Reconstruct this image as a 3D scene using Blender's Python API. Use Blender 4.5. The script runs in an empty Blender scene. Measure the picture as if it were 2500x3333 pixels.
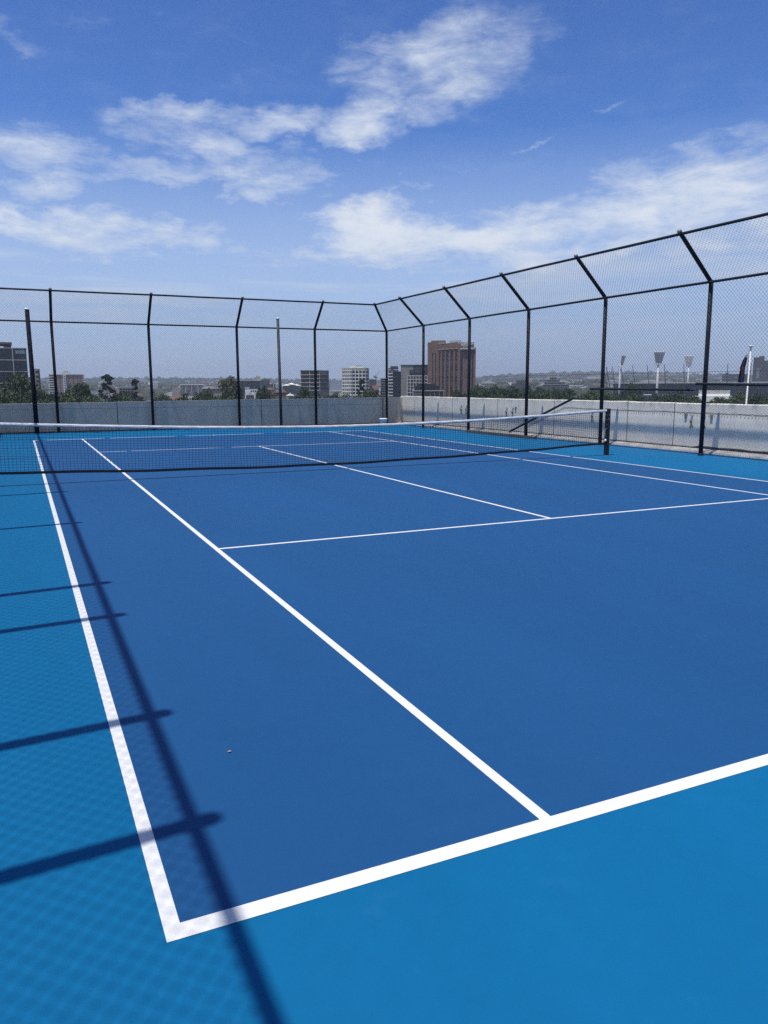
import bpy, bmesh, math, random
from mathutils import Vector, Matrix, noise
R = math.radians
random.seed(7)
S = bpy.context.scene
COL = S.collection

# ------------------------------------------------------------------ camera
CAM = Vector((-0.27647, -2.10865, 1.60404))
cr = Vector((0.90649482, -0.42220029, -0.00374909)); cu = Vector((0.07134702, 0.14442334, 0.98694048)); cf = Vector((0.4161451, 0.89492392, -0.16104174))
FPX = 2519.8
def build_camera():
    cd = bpy.data.cameras.new('camera'); co = bpy.data.objects.new('camera', cd); COL.objects.link(co)
    cd.sensor_fit = 'HORIZONTAL'; cd.sensor_width = 36.0; cd.lens = 36.0*FPX/2500.0
    cd.clip_start = 0.05; cd.clip_end = 40000
    m = Matrix((cr, cu, -cf)).transposed().to_4x4(); m.translation = CAM
    co.matrix_world = m; S.camera = co
build_camera()
def bearing(x, y):                      # direction of a sight line measured on the photograph (full-size pixels)
    return (cf*FPX + cr*(x-1250) - cu*(y-1666.5)).normalized()
def place(x, y, D):                     # world point at horizontal distance D
    d = bearing(x, y); h = math.hypot(d.x, d.y); return CAM + d*(D/h)
GZ = -22.0                              # street level below the roof court

# ------------------------------------------------------------------ materials
MATS = {}
def mat(name, col, rough=.6, metal=0., var=0., vscale=5., bump=0., bscale=60., spec=.5, col2=None, stretch=None, coords='Object', detail=4.):
    if name in MATS: return MATS[name]
    m = bpy.data.materials.new(name); m.use_nodes = True; nt = m.node_tree; b = nt.nodes['Principled BSDF']
    b.inputs['Roughness'].default_value = rough; b.inputs['Metallic'].default_value = metal
    b.inputs['Specular IOR Level'].default_value = spec
    c4 = (*col, 1); b.inputs['Base Color'].default_value = c4
    tc = nt.nodes.new('ShaderNodeTexCoord'); out = tc.outputs[coords]
    if stretch:
        mp = nt.nodes.new('ShaderNodeMapping'); mp.inputs['Scale'].default_value = stretch; nt.links.new(out, mp.inputs[0]); out = mp.outputs[0]
    if var > 0 or col2:
        n = nt.nodes.new('ShaderNodeTexNoise'); n.inputs['Scale'].default_value = vscale; n.inputs['Detail'].default_value = detail; n.inputs['Roughness'].default_value = .6
        nt.links.new(out, n.inputs['Vector'])
        rp = nt.nodes.new('ShaderNodeValToRGB')
        rp.color_ramp.elements[0].position = .3; rp.color_ramp.elements[1].position = .7
        c2 = col2 if col2 else tuple(min(1, c*(1+var)) for c in col)
        c1 = col if col2 else tuple(c*(1-var) for c in col)
        rp.color_ramp.elements[0].color = (*c1, 1); rp.color_ramp.elements[1].color = (*c2, 1)
        nt.links.new(n.outputs['Fac'], rp.inputs[0]); nt.links.new(rp.outputs[0], b.inputs['Base Color'])
    if bump > 0:
        n2 = nt.nodes.new('ShaderNodeTexNoise'); n2.inputs['Scale'].default_value = bscale; n2.inputs['Detail'].default_value = 3
        nt.links.new(out, n2.inputs['Vector'])
        bp = nt.nodes.new('ShaderNodeBump'); bp.inputs['Strength'].default_value = bump; bp.inputs['Distance'].default_value = .01
        nt.links.new(n2.outputs['Fac'], bp.inputs['Height']); nt.links.new(bp.outputs[0], b.inputs['Normal'])
    MATS[name] = m; return m

def court_mat(name, col, amt=.05, spec=.24):
    """acrylic court paint: broad squeegee mottling, fine grain, dust specks, slight sheen variation"""
    m = bpy.data.materials.new(name); m.use_nodes = True; nt = m.node_tree; N = nt.nodes; L = nt.links; b = N['Principled BSDF']
    tc = N.new('ShaderNodeTexCoord')
    def nz(scale, det, rough=.6, vec=None):
        n = N.new('ShaderNodeTexNoise'); n.inputs['Scale'].default_value = scale; n.inputs['Detail'].default_value = det; n.inputs['Roughness'].default_value = rough
        L.new(vec or tc.outputs['Object'], n.inputs['Vector']); return n.outputs['Fac']
    mp = N.new('ShaderNodeMapping'); mp.inputs['Scale'].default_value = (1.0, .25, 1); L.new(tc.outputs['Object'], mp.inputs[0])
    big = nz(.7, 4, .55, mp.outputs[0]); fine = nz(260, 2); mid = nz(9, 5, .65)
    def mr(v, a, b_, c, d):
        n = N.new('ShaderNodeMapRange'); n.inputs[1].default_value = a; n.inputs[2].default_value = b_; n.inputs[3].default_value = c; n.inputs[4].default_value = d; L.new(v, n.inputs[0]); return n.outputs[0]
    def mul(a, b_):
        n = N.new('ShaderNodeMath'); n.operation = 'MULTIPLY'; L.new(a, n.inputs[0]); L.new(b_, n.inputs[1]); return n.outputs[0]
    f = mul(mul(mr(big, .3, .7, 1-amt*1.6, 1+amt*1.6), mr(mid, .3, .7, 1-amt*.7, 1+amt*.7)), mr(fine, .3, .7, .93, 1.07))
    vm = N.new('ShaderNodeVectorMath'); vm.operation = 'SCALE'; vm.inputs[0].default_value = col; L.new(f, vm.inputs['Scale'])
    # pale dust and scuffs of their own shape
    sc = nz(2.3, 9, .72); dust = mr(sc, .62, .80, 0, .03)
    mx = N.new('ShaderNodeMix'); mx.data_type = 'RGBA'; L.new(dust, mx.inputs[0]); L.new(vm.outputs[0], mx.inputs[6]); mx.inputs[7].default_value = (.30, .34, .38, 1)
    L.new(mx.outputs[2], b.inputs['Base Color'])
    L.new(mr(big, .3, .7, .55, .66), b.inputs['Roughness']); b.inputs['Specular IOR Level'].default_value = spec
    bp = N.new('ShaderNodeBump'); bp.inputs['Strength'].default_value = .25; bp.inputs['Distance'].default_value = .002
    L.new(fine, bp.inputs['Height']); L.new(bp.outputs[0], b.inputs['Normal'])
    return m

def concrete_wall_mat(name, base=(.74, .70, .62), dark=(.30, .29, .275)):
    """precast concrete: vertical run-off streaks, blotches, grime along the top and bottom edge"""
    m = bpy.data.materials.new(name); m.use_nodes = True; nt = m.node_tree; N = nt.nodes; L = nt.links; b = N['Principled BSDF']
    tc = N.new('ShaderNodeTexCoord'); g = tc.outputs['Object']
    def nz(scale, det, sv, rough=.6):
        mp = N.new('ShaderNodeMapping'); mp.inputs['Scale'].default_value = sv; L.new(g, mp.inputs[0])
        n = N.new('ShaderNodeTexNoise'); n.inputs['Scale'].default_value = scale; n.inputs['Detail'].default_value = det; n.inputs['Roughness'].default_value = rough
        L.new(mp.outputs[0], n.inputs['Vector']); return n.outputs['Fac']
    def mr(v, a, b_, c, d):
        n = N.new('ShaderNodeMapRange'); n.inputs[1].default_value = a; n.inputs[2].default_value = b_; n.inputs[3].default_value = c; n.inputs[4].default_value = d; L.new(v, n.inputs[0]); return n.outputs[0]
    def ma(op, a, b_):
        n = N.new('ShaderNodeMath'); n.operation = op; L.new(a, n.inputs[0])
        if isinstance(b_, float): n.inputs[1].default_value = b_
        else: L.new(b_, n.inputs[1])
        n.use_clamp = True; return n.outputs[0]
    sep = N.new('ShaderNodeSeparateXYZ'); L.new(g, sep.inputs[0]); z = sep.outputs['Z']
    streak = mr(nz(4.5, 4, (1, 1, .12)), .48, .72, 0, 1); blotch = mr(nz(1.9, 7, (1, 1, 1.5)), .42, .66, 0, .9)
    top = ma('MULTIPLY', mr(z, 1.0, 1.14, 0, 1), mr(nz(6, 4, (1, 1, .4)), .5, .62, 0, 1))
    drip = ma('MULTIPLY', mr(z, .55, 1.14, 0, .8), mr(nz(9, 3, (1, 1, .08)), .60, .70, 0, 1))
    s = ma('ADD', ma('ADD', ma('MULTIPLY', streak, .16), ma('MULTIPLY', blotch, .20)), ma('ADD', ma('MULTIPLY', top, .6), ma('MULTIPLY', drip, .35)))
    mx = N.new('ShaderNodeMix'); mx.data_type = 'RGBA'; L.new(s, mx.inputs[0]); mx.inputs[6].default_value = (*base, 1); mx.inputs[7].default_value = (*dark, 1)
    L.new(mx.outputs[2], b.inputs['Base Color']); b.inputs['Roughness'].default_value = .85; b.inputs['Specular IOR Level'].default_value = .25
    bp = N.new('ShaderNodeBump'); bp.inputs['Strength'].default_value = .3; bp.inputs['Distance'].default_value = .004
    L.new(nz(45, 4, (1, 1, 1)), bp.inputs['Height']); L.new(bp.outputs[0], b.inputs['Normal'])
    return m

M_blue = court_mat('court_paint_dark', (.0070, .061, .172), .04, .20)
M_cyan = court_mat('court_paint_light', (.0010, .100, .232), .05, .14)
M_line = mat('line_paint', (.61, .61, .60), .6, var=.03, vscale=30, bump=.1, bscale=200, spec=.3)
M_conc = concrete_wall_mat('concrete_wall'); M_concf = concrete_wall_mat('concrete_wall_shaded', (.62, .56, .47), (.24, .23, .21))  # far wall copy, darkened and warmed to carry its shade against blue sky fill
M_kerb = mat('kerb_concrete', (.42, .40, .37), .9, var=.3, vscale=3, bump=.3)
M_deck = mat('deck_concrete', (.25, .25, .25), .9, var=.15)
M_kerbsh = mat('kerb_shadow', (.10, .105, .11), .85, var=.3, vscale=4)
M_post = mat('post_paint', (.015, .019, .026), .62, var=.25, vscale=6, bump=.15, bscale=25, spec=.25)
M_wire = mat('wire_coating', (.014, .017, .022), .5)
M_cap = mat('galvanised_cap', (.22, .22, .20), .55, .6, var=.3, vscale=20)
M_black = mat('black_plastic', (.010, .011, .014), .55)
M_net = mat('net_cord', (.008, .010, .016), .8)
M_tape = mat('headband_vinyl', (.62, .64, .68), .55, var=.0, col2=(.30, .33, .38), vscale=20, stretch=(.30, 1, 2.6), bump=.8, bscale=26)
M_peel = mat('peeling_paint', (.014, .018, .027), .85, spec=.2, col2=(.09, .10, .115), vscale=9, stretch=(1, 1, .22), bump=.4, bscale=20)
M_peeld = mat('old_dark_paint', (.009, .012, .020), .85, spec=.15, var=.4, vscale=5)
M_steel = mat('bright_steel', (.55, .56, .58), .3, .9)
M_dull = mat('dull_box', (.22, .23, .24), .6)
M_white = mat('white_plastic', (.74, .76, .78), .4, var=.05, vscale=10)
M_band = mat('grey_band', (.20, .25, .28), .5)
M_leaf = mat('dry_leaf', (.32, .18, .14), .8, var=.3, vscale=200)
M_patch = mat('bitumen_patch', (.060, .065, .070), .85, var=.35, vscale=4)

# ------------------------------------------------------------------ mesh builder
class MB:
    def __init__(s): s.v = []; s.f = []; s.mi = []; s.m = 0
    def add(s, vs, fs):
        o = len(s.v); s.v += [tuple(v) for v in vs]; s.f += [tuple(i+o for i in f) for f in fs]; s.mi += [s.m]*len(fs)
    def box(s, x0, x1, y0, y1, z0, z1):
        s.add([(x0,y0,z0),(x1,y0,z0),(x1,y1,z0),(x0,y1,z0),(x0,y0,z1),(x1,y0,z1),(x1,y1,z1),(x0,y1,z1)],
              [(0,3,2,1),(4,5,6,7),(0,1,5,4),(1,2,6,5),(2,3,7,6),(3,0,4,7)]); return s
    def quad(s, a, b, c, d): s.add([a, b, c, d], [(0,1,2,3)]); return s
    def prism(s, pts, z0, z1):      # pts counter-clockwise seen from above
        n = len(pts); s.add([(x,y,z0) for x,y in pts]+[(x,y,z1) for x,y in pts],
            [tuple(range(n-1,-1,-1)), tuple(range(n,2*n))]+[(i,(i+1)%n,(i+1)%n+n,i+n) for i in range(n)]); return s
    def tube(s, pts, r, n=10, cap=True, phase=0.):
        P = [Vector(p) for p in pts]; rs = r if isinstance(r, (list, tuple)) else [r]*len(P)
        ring = []; prev = None
        for i, p in enumerate(P):
            t = (P[min(i+1, len(P)-1)]-P[max(i-1, 0)]).normalized()
            a = Vector((0,0,1)) if abs(t.z) < .95 else Vector((1,0,0))
            if prev is not None: u = (prev - t*prev.dot(t)).normalized()
            else: u = t.cross(a).normalized()
            prev = u; w = t.cross(u)
            ring.append([p+(u*math.cos(2*math.pi*k/n+phase)+w*math.sin(2*math.pi*k/n+phase))*rs[i] for k in range(n)])
        vs = [v for rr in ring for v in rr]; fs = []
        for i in range(len(P)-1):
            for k in range(n): fs.append((i*n+k, i*n+(k+1)%n, (i+1)*n+(k+1)%n, (i+1)*n+k))
        if cap: fs.append(tuple(range(n-1,-1,-1))); fs.append(tuple((len(P)-1)*n+k for k in range(n)))
        s.add(vs, fs); return s
    def lathe(s, prof, n=20, o=(0,0,0)):
        vs = [(o[0]+r*math.cos(2*math.pi*k/n), o[1]+r*math.sin(2*math.pi*k/n), o[2]+z) for r, z in prof for k in range(n)]
        fs = [(i*n+k, i*n+(k+1)%n, (i+1)*n+(k+1)%n, (i+1)*n+k) for i in range(len(prof)-1) for k in range(n)]
        fs.append(tuple(range(n-1,-1,-1))); fs.append(tuple((len(prof)-1)*n+k for k in range(n)))
        s.add(vs, fs); return s
    def mesh(s, name, mats, smooth=False):
        me = bpy.data.meshes.new(name); me.from_pydata(s.v, [], s.f)
        for m in (mats if isinstance(mats, (list, tuple)) else [mats]): me.materials.append(m)
        if any(s.mi): me.polygons.foreach_set('material_index', s.mi)
        if smooth: me.polygons.foreach_set('use_smooth', [True]*len(s.f))
        me.update(); return me
    def build(s, name, mats, parent=None, smooth=False): return link(name, s.mesh(name, mats, smooth), parent)
def link(name, me, parent=None, loc=None, rz=None):
    o = bpy.data.objects.new(name, me); COL.objects.link(o)
    if parent: o.parent = parent
    if loc is not None: o.location = loc
    if rz is not None: o.rotation_euler.z = rz
    return o
def tag(o, label=None, cat=None, group=None, kind=None):
    for k, v in (('label', label), ('category', cat), ('group', group), ('kind', kind)):
        if v: o[k] = v
    return o
def empty(name, loc=(0,0,0), rz=0., label=None, cat=None, group=None):
    o = bpy.data.objects.new(name, None); COL.objects.link(o); o.location = loc; o.rotation_euler = (0,0,rz); o.empty_display_size = .2
    return tag(o, label, cat, group)
def copy_thing(src, loc, rz=0., sc=None, label=None):
    c = src.copy(); COL.objects.link(c); c.location = loc; c.rotation_euler = (0,0,rz)
    if sc: c.scale = sc
    if label: c['label'] = label
    for ch in src.children:
        d = ch.copy(); COL.objects.link(d); d.parent = c
        for g in ch.children:
            e = g.copy(); COL.objects.link(e); e.parent = d
    return c

# ------------------------------------------------------------------ world: sky and clouds, sun
SV = Vector((-.265, -.10, 1.)).normalized()
def build_world():
    w = bpy.data.worlds.new('World'); S.world = w; w.use_nodes = True; nt = w.node_tree; N = nt.nodes; L = nt.links
    bg = N['Background']; bg.inputs['Strength'].default_value = .1
    sky = N.new('ShaderNodeTexSky'); sky.sky_type = 'NISHITA'; sky.sun_disc = False
    sky.sun_elevation = math.asin(SV.z); sky.sun_rotation = math.atan2(SV.x, SV.y) % (2*math.pi)
    sky.altitude = 50; sky.air_density = 1.0; sky.dust_density = .6; sky.ozone_density = 2.2
    def math_(op, a, b=None, c=None, clamp=False):
        n = N.new('ShaderNodeMath'); n.operation = op; n.use_clamp = clamp
        for i, v in enumerate((a, b, c)):
            if v is None: continue
            if isinstance(v, (int, float)): n.inputs[i].default_value = v
            else: L.new(v, n.inputs[i])
        return n.outputs[0]
    def mrange(v, a, b, c, d, smooth=True):
        n = N.new('ShaderNodeMapRange'); n.interpolation_type = 'SMOOTHSTEP' if smooth else 'LINEAR'
        for i, q in enumerate((a, b, c, d)): n.inputs[i+1].default_value = q
        L.new(v, n.inputs[0]); return n.outputs[0]
    tc = N.new('ShaderNodeTexCoord'); sp = N.new('ShaderNodeSeparateXYZ'); L.new(tc.outputs['Generated'], sp.inputs[0])
    az = math_('MULTIPLY', math_('ARCTAN2', sp.outputs[0], sp.outputs[1]), 57.2958)
    el = math_('MULTIPLY', math_('ARCSINE', sp.outputs[2]), 57.2958)
    cb = N.new('ShaderNodeCombineXYZ'); L.new(az, cb.inputs[0]); L.new(el, cb.inputs[1])
    def noise_(scale, det, rough, sx=1., sy=1., rot=0., off=0., dist=0.):
        mp = N.new('ShaderNodeMapping'); mp.inputs['Scale'].default_value = (sx, sy, 1); mp.inputs['Rotation'].default_value = (0,0,rot); mp.inputs['Location'].default_value = (off, off*.7, off)
        L.new(cb.outputs[0], mp.inputs[0]); n = N.new('ShaderNodeTexNoise'); n.inputs['Scale'].default_value = scale; n.inputs['Detail'].default_value = det
        n.inputs['Roughness'].default_value = rough; n.inputs['Distortion'].default_value = dist; L.new(mp.outputs[0], n.inputs['Vector']); return n
    dn = noise_(.28, 5, .62, .7, 1.2, 0, 3.1)
    dv = N.new('ShaderNodeVectorMath'); dv.operation = 'SUBTRACT'; L.new(dn.outputs['Color'], dv.inputs[0]); dv.inputs[1].default_value = (.5,.5,.5)
    ds = N.new('ShaderNodeVectorMath'); ds.operation = 'MULTIPLY'; L.new(dv.outputs[0], ds.inputs[0]); ds.inputs[1].default_value = (9., 4.5, 0)
    pw = N.new('ShaderNodeVectorMath'); pw.operation = 'ADD'; L.new(cb.outputs[0], pw.inputs[0]); L.new(ds.outputs[0], pw.inputs[1])
    def azel(x, y):
        d = bearing(x*1.507, y*1.507); return math.degrees(math.atan2(d.x, d.y)), math.degrees(math.asin(d.z))
    # cloud banks: centre, half width, half height (photo units), tilt, density
    blobs = [(800,495,150,60,2,1.5),(960,520,260,48,0,1.35),(1180,500,330,75,7,1.15),(1480,440,360,90,8,1.15),(1640,460,260,110,6,1.0),(690,545,170,26,0,.9),
             (60,490,260,56,0,1.15),(280,505,260,56,-3,1.05),(150,555,330,26,0,.85),(470,550,160,20,0,.7),(30,445,70,22,0,1.0),
             (800,262,105,52,8,1.2),(770,312,50,24,0,.9),(620,255,150,28,6,.85),(400,250,150,28,6,.8),(480,330,200,48,-8,.9),(560,395,180,30,-4,.9),(330,375,180,24,0,.7),(640,375,90,24,0,.7),
             (940,110,150,62,14,.85),(1050,110,130,90,30,.6),(820,110,90,40,20,.6),(960,200,170,50,20,.75),
             (50,330,150,46,0,.85),(70,385,100,34,0,.8),(100,600,160,18,0,.5),(1120,315,130,8,7,.42),(1250,545,420,40,2,1.15),(1000,560,300,24,0,1.0),(870,405,80,14,0,.55),(960,378,90,10,0,.4),(60,85,110,16,-12,.35),(1330,222,50,8,15,.35),
             (1000,600,500,20,0,.5),(60,655,400,40,0,.85),(400,675,300,30,0,.7),(520,180,60,14,-30,.25),(160,40,80,14,0,.25),(300,10,90,12,0,.3),(1500,640,500,50,0,.7)]
    tot = None
    for (x, y, rx, ry, t, wgt) in blobs:
        a, e = azel(x, y); mp = N.new('ShaderNodeMapping'); mp.vector_type = 'TEXTURE'
        mp.inputs['Location'].default_value = (a, e, 0); mp.inputs['Rotation'].default_value = (0,0,R(t)); mp.inputs['Scale'].default_value = (rx*.0343*1.75, ry*.0343*1.8, 1)
        L.new(pw.outputs[0], mp.inputs[0]); ln = N.new('ShaderNodeVectorMath'); ln.operation = 'LENGTH'; L.new(mp.outputs[0], ln.inputs[0])
        v = mrange(ln.outputs['Value'], 0., 1., wgt, 0.)
        tot = v if tot is None else math_('SMOOTH_MAX', tot, v, .10)
    n1 = noise_(.42, 12, .62, .55, 1.5, .05, 0., .4); n2 = noise_(1.3, 10, .65, .45, 1.6, -.12, 9.)
    fb = math_('ADD', math_('MULTIPLY', n1.outputs['Fac'], .74), math_('MULTIPLY', n2.outputs['Fac'], .26))
    dens = math_('ADD', math_('MULTIPLY', tot, .95), math_('MULTIPLY', math_('SUBTRACT', fb, .505), 2.1))
    dens = math_('MULTIPLY', dens, mrange(tot, .02, .45, .0, 1.))
    a1 = mrange(dens, -.02, 1.35, 0., .88)
    # faint veil everywhere plus whitening low down
    veil = math_('MULTIPLY', mrange(n1.outputs['Fac'], .45, .8, 0, 1), .05)
    low = mrange(el, .5, 17., .85, 0., False)
    # layered stratus streaks low over the horizon
    st = noise_(.5, 6, .55, .13, 1.5, .02, 21., .2)
    strat = math_('MULTIPLY', mrange(st.outputs['Fac'], .42, .66, 0., .75), math_('MULTIPLY', mrange(el, 1., 3.2, 0., 1.), mrange(el, 6.5, 11., 1., 0.)))
    al = math_('MAXIMUM', a1, math_('ADD', veil, low), clamp=True)
    al = math_('ADD', al, math_('MULTIPLY', strat, math_('SUBTRACT', 1., al)), clamp=True)
    # cloud added over the unseen dome to whiten the fill light
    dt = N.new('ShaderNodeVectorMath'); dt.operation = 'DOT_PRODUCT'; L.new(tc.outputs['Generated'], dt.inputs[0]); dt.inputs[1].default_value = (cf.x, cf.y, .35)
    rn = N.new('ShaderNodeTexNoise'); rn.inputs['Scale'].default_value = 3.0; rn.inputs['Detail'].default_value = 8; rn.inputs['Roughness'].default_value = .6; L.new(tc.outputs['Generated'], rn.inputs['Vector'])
    fill_cloud = math_('MULTIPLY', mrange(dt.outputs['Value'], .50, .72, 1., 0.), mrange(rn.outputs['Fac'], .42, .62, .0, .65))
    al = math_('MAXIMUM', al, fill_cloud)
    # sky colour grade
    tint = N.new('ShaderNodeMix'); tint.data_type = 'RGBA'; tint.blend_type = 'MULTIPLY'; tint.inputs[0].default_value = 1.
    L.new(sky.outputs[0], tint.inputs[6]); tint.inputs[7].default_value = (.56, .90, 1.45, 1)
    grd = N.new('ShaderNodeMix'); grd.data_type = 'RGBA'; grd.blend_type = 'MULTIPLY'; grd.inputs[0].default_value = 1.
    gr = N.new('ShaderNodeValToRGB'); gr.color_ramp.elements[0].position = .0; gr.color_ramp.elements[0].color = (1, 1, 1, 1); gr.color_ramp.elements[1].position = .6; gr.color_ramp.elements[1].color = (.46, .56, .74, 1)
    L.new(mrange(el, 6., 75., 0., 1., False), gr.inputs[0]); L.new(tint.outputs[2], grd.inputs[6]); L.new(gr.outputs[0], grd.inputs[7]); tint = grd
    # cloud colour, whiter where the bank is denser
    sh = mrange(dens, .6, 1.6, 0., 1.)
    cc = N.new('ShaderNodeMix'); cc.data_type = 'RGBA'; L.new(sh, cc.inputs[0]); cc.inputs[6].default_value = (6.6, 7.4, 8.6, 1); cc.inputs[7].default_value = (8.6, 8.9, 9.3, 1)
    lw = N.new('ShaderNodeMix'); lw.data_type = 'RGBA'; L.new(mrange(el, 2., 12., 1., 0.), lw.inputs[0]); L.new(cc.outputs[2], lw.inputs[6]); lw.inputs[7].default_value = (4.4, 5.4, 7.6, 1)
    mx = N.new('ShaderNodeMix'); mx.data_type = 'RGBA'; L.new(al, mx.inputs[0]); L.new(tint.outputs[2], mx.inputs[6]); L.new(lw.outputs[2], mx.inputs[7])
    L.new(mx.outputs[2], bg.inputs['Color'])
    sd = bpy.data.lights.new('sun', 'SUN'); so = bpy.data.objects.new('sun', sd); COL.objects.link(so)
    sd.energy = 5.0; sd.angle = R(.53); sd.color = (1., .965, .91)
    so.rotation_euler = SV.to_track_quat('Z', 'Y').to_euler(); so.location = (-10, -6, 40)
build_world()
S.cycles.use_denoising = False; S.cycles.sample_clamp_indirect = 4.0; S.cycles.max_bounces = 8
S.view_settings.view_transform = 'Standard'; S.view_settings.look = 'None'; S.view_settings.gamma = 1; S.view_settings.exposure = 0

# ------------------------------------------------------------------ roof court
KX = 14.28
tag(MB().box(-4.2, 14.9, -14, 28.2, GZ, -.006).build('rooftop_deck', M_deck), kind='structure')
tag(MB().quad((-3.2,-13.5,0),(KX,-13.5,0),(KX,27.72,0),(-3.2,27.72,0)).build('court_surround', M_cyan), kind='structure')
tag(MB().quad((.01,.01,.0008),(10.96,.01,.0008),(10.96,23.76,.0008),(.01,23.76,.0008)).build('court_surface', M_blue), kind='structure')
ln = MB(); Z = .0016
def hline(x0, x1, y0, y1): ln.quad((x0,y0,Z),(x1,y0,Z),(x1,y1,Z),(x0,y1,Z))
hline(0,10.97,0,.070); hline(0,10.97,23.695,23.77)                   # baselines
hline(0,.05,.070,23.695); hline(10.92,10.97,.070,23.695)             # doubles sidelines
hline(1.374,1.424,.070,23.695); hline(9.548,9.598,.070,23.695)       # singles sidelines
hline(1.424,9.548,5.435,5.485); hline(1.424,9.548,18.285,18.335)     # service lines
hline(5.46,5.51,5.485,18.285); hline(5.46,5.51,.070,.170); hline(5.46,5.51,23.595,23.695)
tag(ln.build('court_markings', M_line), kind='structure')
kb = MB()
kb.add([(KX,-14,0),(KX+.02,-14,.035),(14.62,-14,.085),(14.62,27.9,.085),(KX+.02,27.9,.035),(KX,27.9,0)], [(0,1,4,5),(1,2,3,4)])
tag(kb.build('kerb', M_kerb), kind='structure')
tag(MB().box(-3.2, KX, 27.725, 27.90, -.001, .05).build('kerb_shadow_strip', M_kerbsh), kind='structure')  # dark strip along the far wall, painting in the kerb's shadow

sf = MB(); rs = random.Random(3)
for (x, y, l, a) in ((2.10,.62,.05,.4),(2.35,1.0,.04,1.2),(3.1,2.2,.06,2.0),(1.0,3.4,.05,.2),(4.3,3.1,.07,.9),(2.2,5.0,.06,1.5),(.7,2.1,.03,.1),(1.9,.35,.035,2.4)):
    P = [(x+l*math.cos(a+q*.35)*q/4, y+l*math.sin(a+q*.35)*q/4) for q in range(5)]
    for p, q in zip(P, P[1:]):
        sf.quad((p[0],p[1],.0024),(q[0],q[1],.0024),(q[0]+.0012,q[1]+.0028,.0024),(p[0]+.0012,p[1]+.0028,.0024))
tag(sf.build('scuff_marks', mat('scuff', (.04,.11,.23), .8)), kind='structure')
# parapet walls, each a thing with precast panels, dark joints
def wall(name, label, edges, fix, face, along, top, wt=.18):
    """along='x' or 'y'; fix = coordinate of the face turned to the court; face = +1 when the wall body lies on the positive side"""
    root = empty(name, (0,0,0), 0, label, 'wall')
    for i in range(len(edges)-1):
        a, b = edges[i]+.012, edges[i+1]-.012; n = max(2, int((b-a)/.25)); mb = MB(); j = random.uniform(-.006, .006)
        tz = lambda t: top(t)+j+.006*noise.noise((t*1.7, fix, 0))+.004*noise.noise((t*9, fix, 3))
        pts = []
        for q in range(n+1):
            t = a+(b-a)*q/n; z = tz(t); fo = fix+.003*noise.noise((t*2, 1, 1))
            for (d, zz) in ((0, 0), (0, z-.015), (.015, z), (wt-.015, z), (wt, z-.015), (wt, -.5)):
                c = fo+face*d; pts.append((t, c, zz) if along == 'x' else (c, t, zz))
        fs = []
        for q in range(n):
            for k in range(5): fs.append((q*6+k, q*6+k+1, (q+1)*6+k+1, (q+1)*6+k))
        fs.append(tuple(range(6))); fs.append(tuple(n*6+k for k in range(6)))
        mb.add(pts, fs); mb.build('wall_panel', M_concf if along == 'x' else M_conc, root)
        jb = MB(); e = edges[i+1]; ft = top(e)-.02
        f0, f1 = (fix+.004*face, fix+(wt-.004)*face); f0, f1 = min(f0, f1), max(f0, f1)
        if along == 'x': jb.box(e-.0115, e+.0115, f0, f1, 0, ft)
        else: jb.box(f0, f1, e-.0115, e+.0115, 0, ft)
        jb.build('joint', M_black, root)
    return root
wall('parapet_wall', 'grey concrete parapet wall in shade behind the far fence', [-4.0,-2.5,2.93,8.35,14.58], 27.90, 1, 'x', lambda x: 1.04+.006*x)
rw = wall('parapet_wall', 'sunlit pale concrete parapet wall beyond the right fence', [-13.9,-10,-6,-3.1,-.2,2.9,6.0,9.1,12.54,14.2,17.4,20.54,23.63,26.8,28.08], 14.57, 1, 'y', lambda y: 1.16)
wall('parapet_wall', 'concrete parapet wall along the left edge of the roof', [-13.9,-8,-2,4,10,16,22,27.88], -3.2, -1, 'y', lambda y: 1.10)
pb = MB(); n = 26
for i in range(n+1):
    y = 12.02-i*(12.02-4)/n; zt = .135+.018*noise.noise((y*3, 0, 0))+.008*noise.noise((y*11, 0, 0))-(.05 if i == 0 else 0)
    pb.v += [(14.564, y, .088), (14.564, y, zt)]
    if i: pb.f.append((2*i-2, 2*i-1, 2*i+1, 2*i)); pb.mi.append(0)
pp = pb.build('bitumen_patch', M_patch, rw); pp['label'] = 'dark waterproofing strip along the foot of the wall'
MB().box(14.55, 14.567, -13.8, 27.85, .086, .10).build('base_dark_line', M_black, rw)  # thin black line along the foot of the right wall

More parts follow.
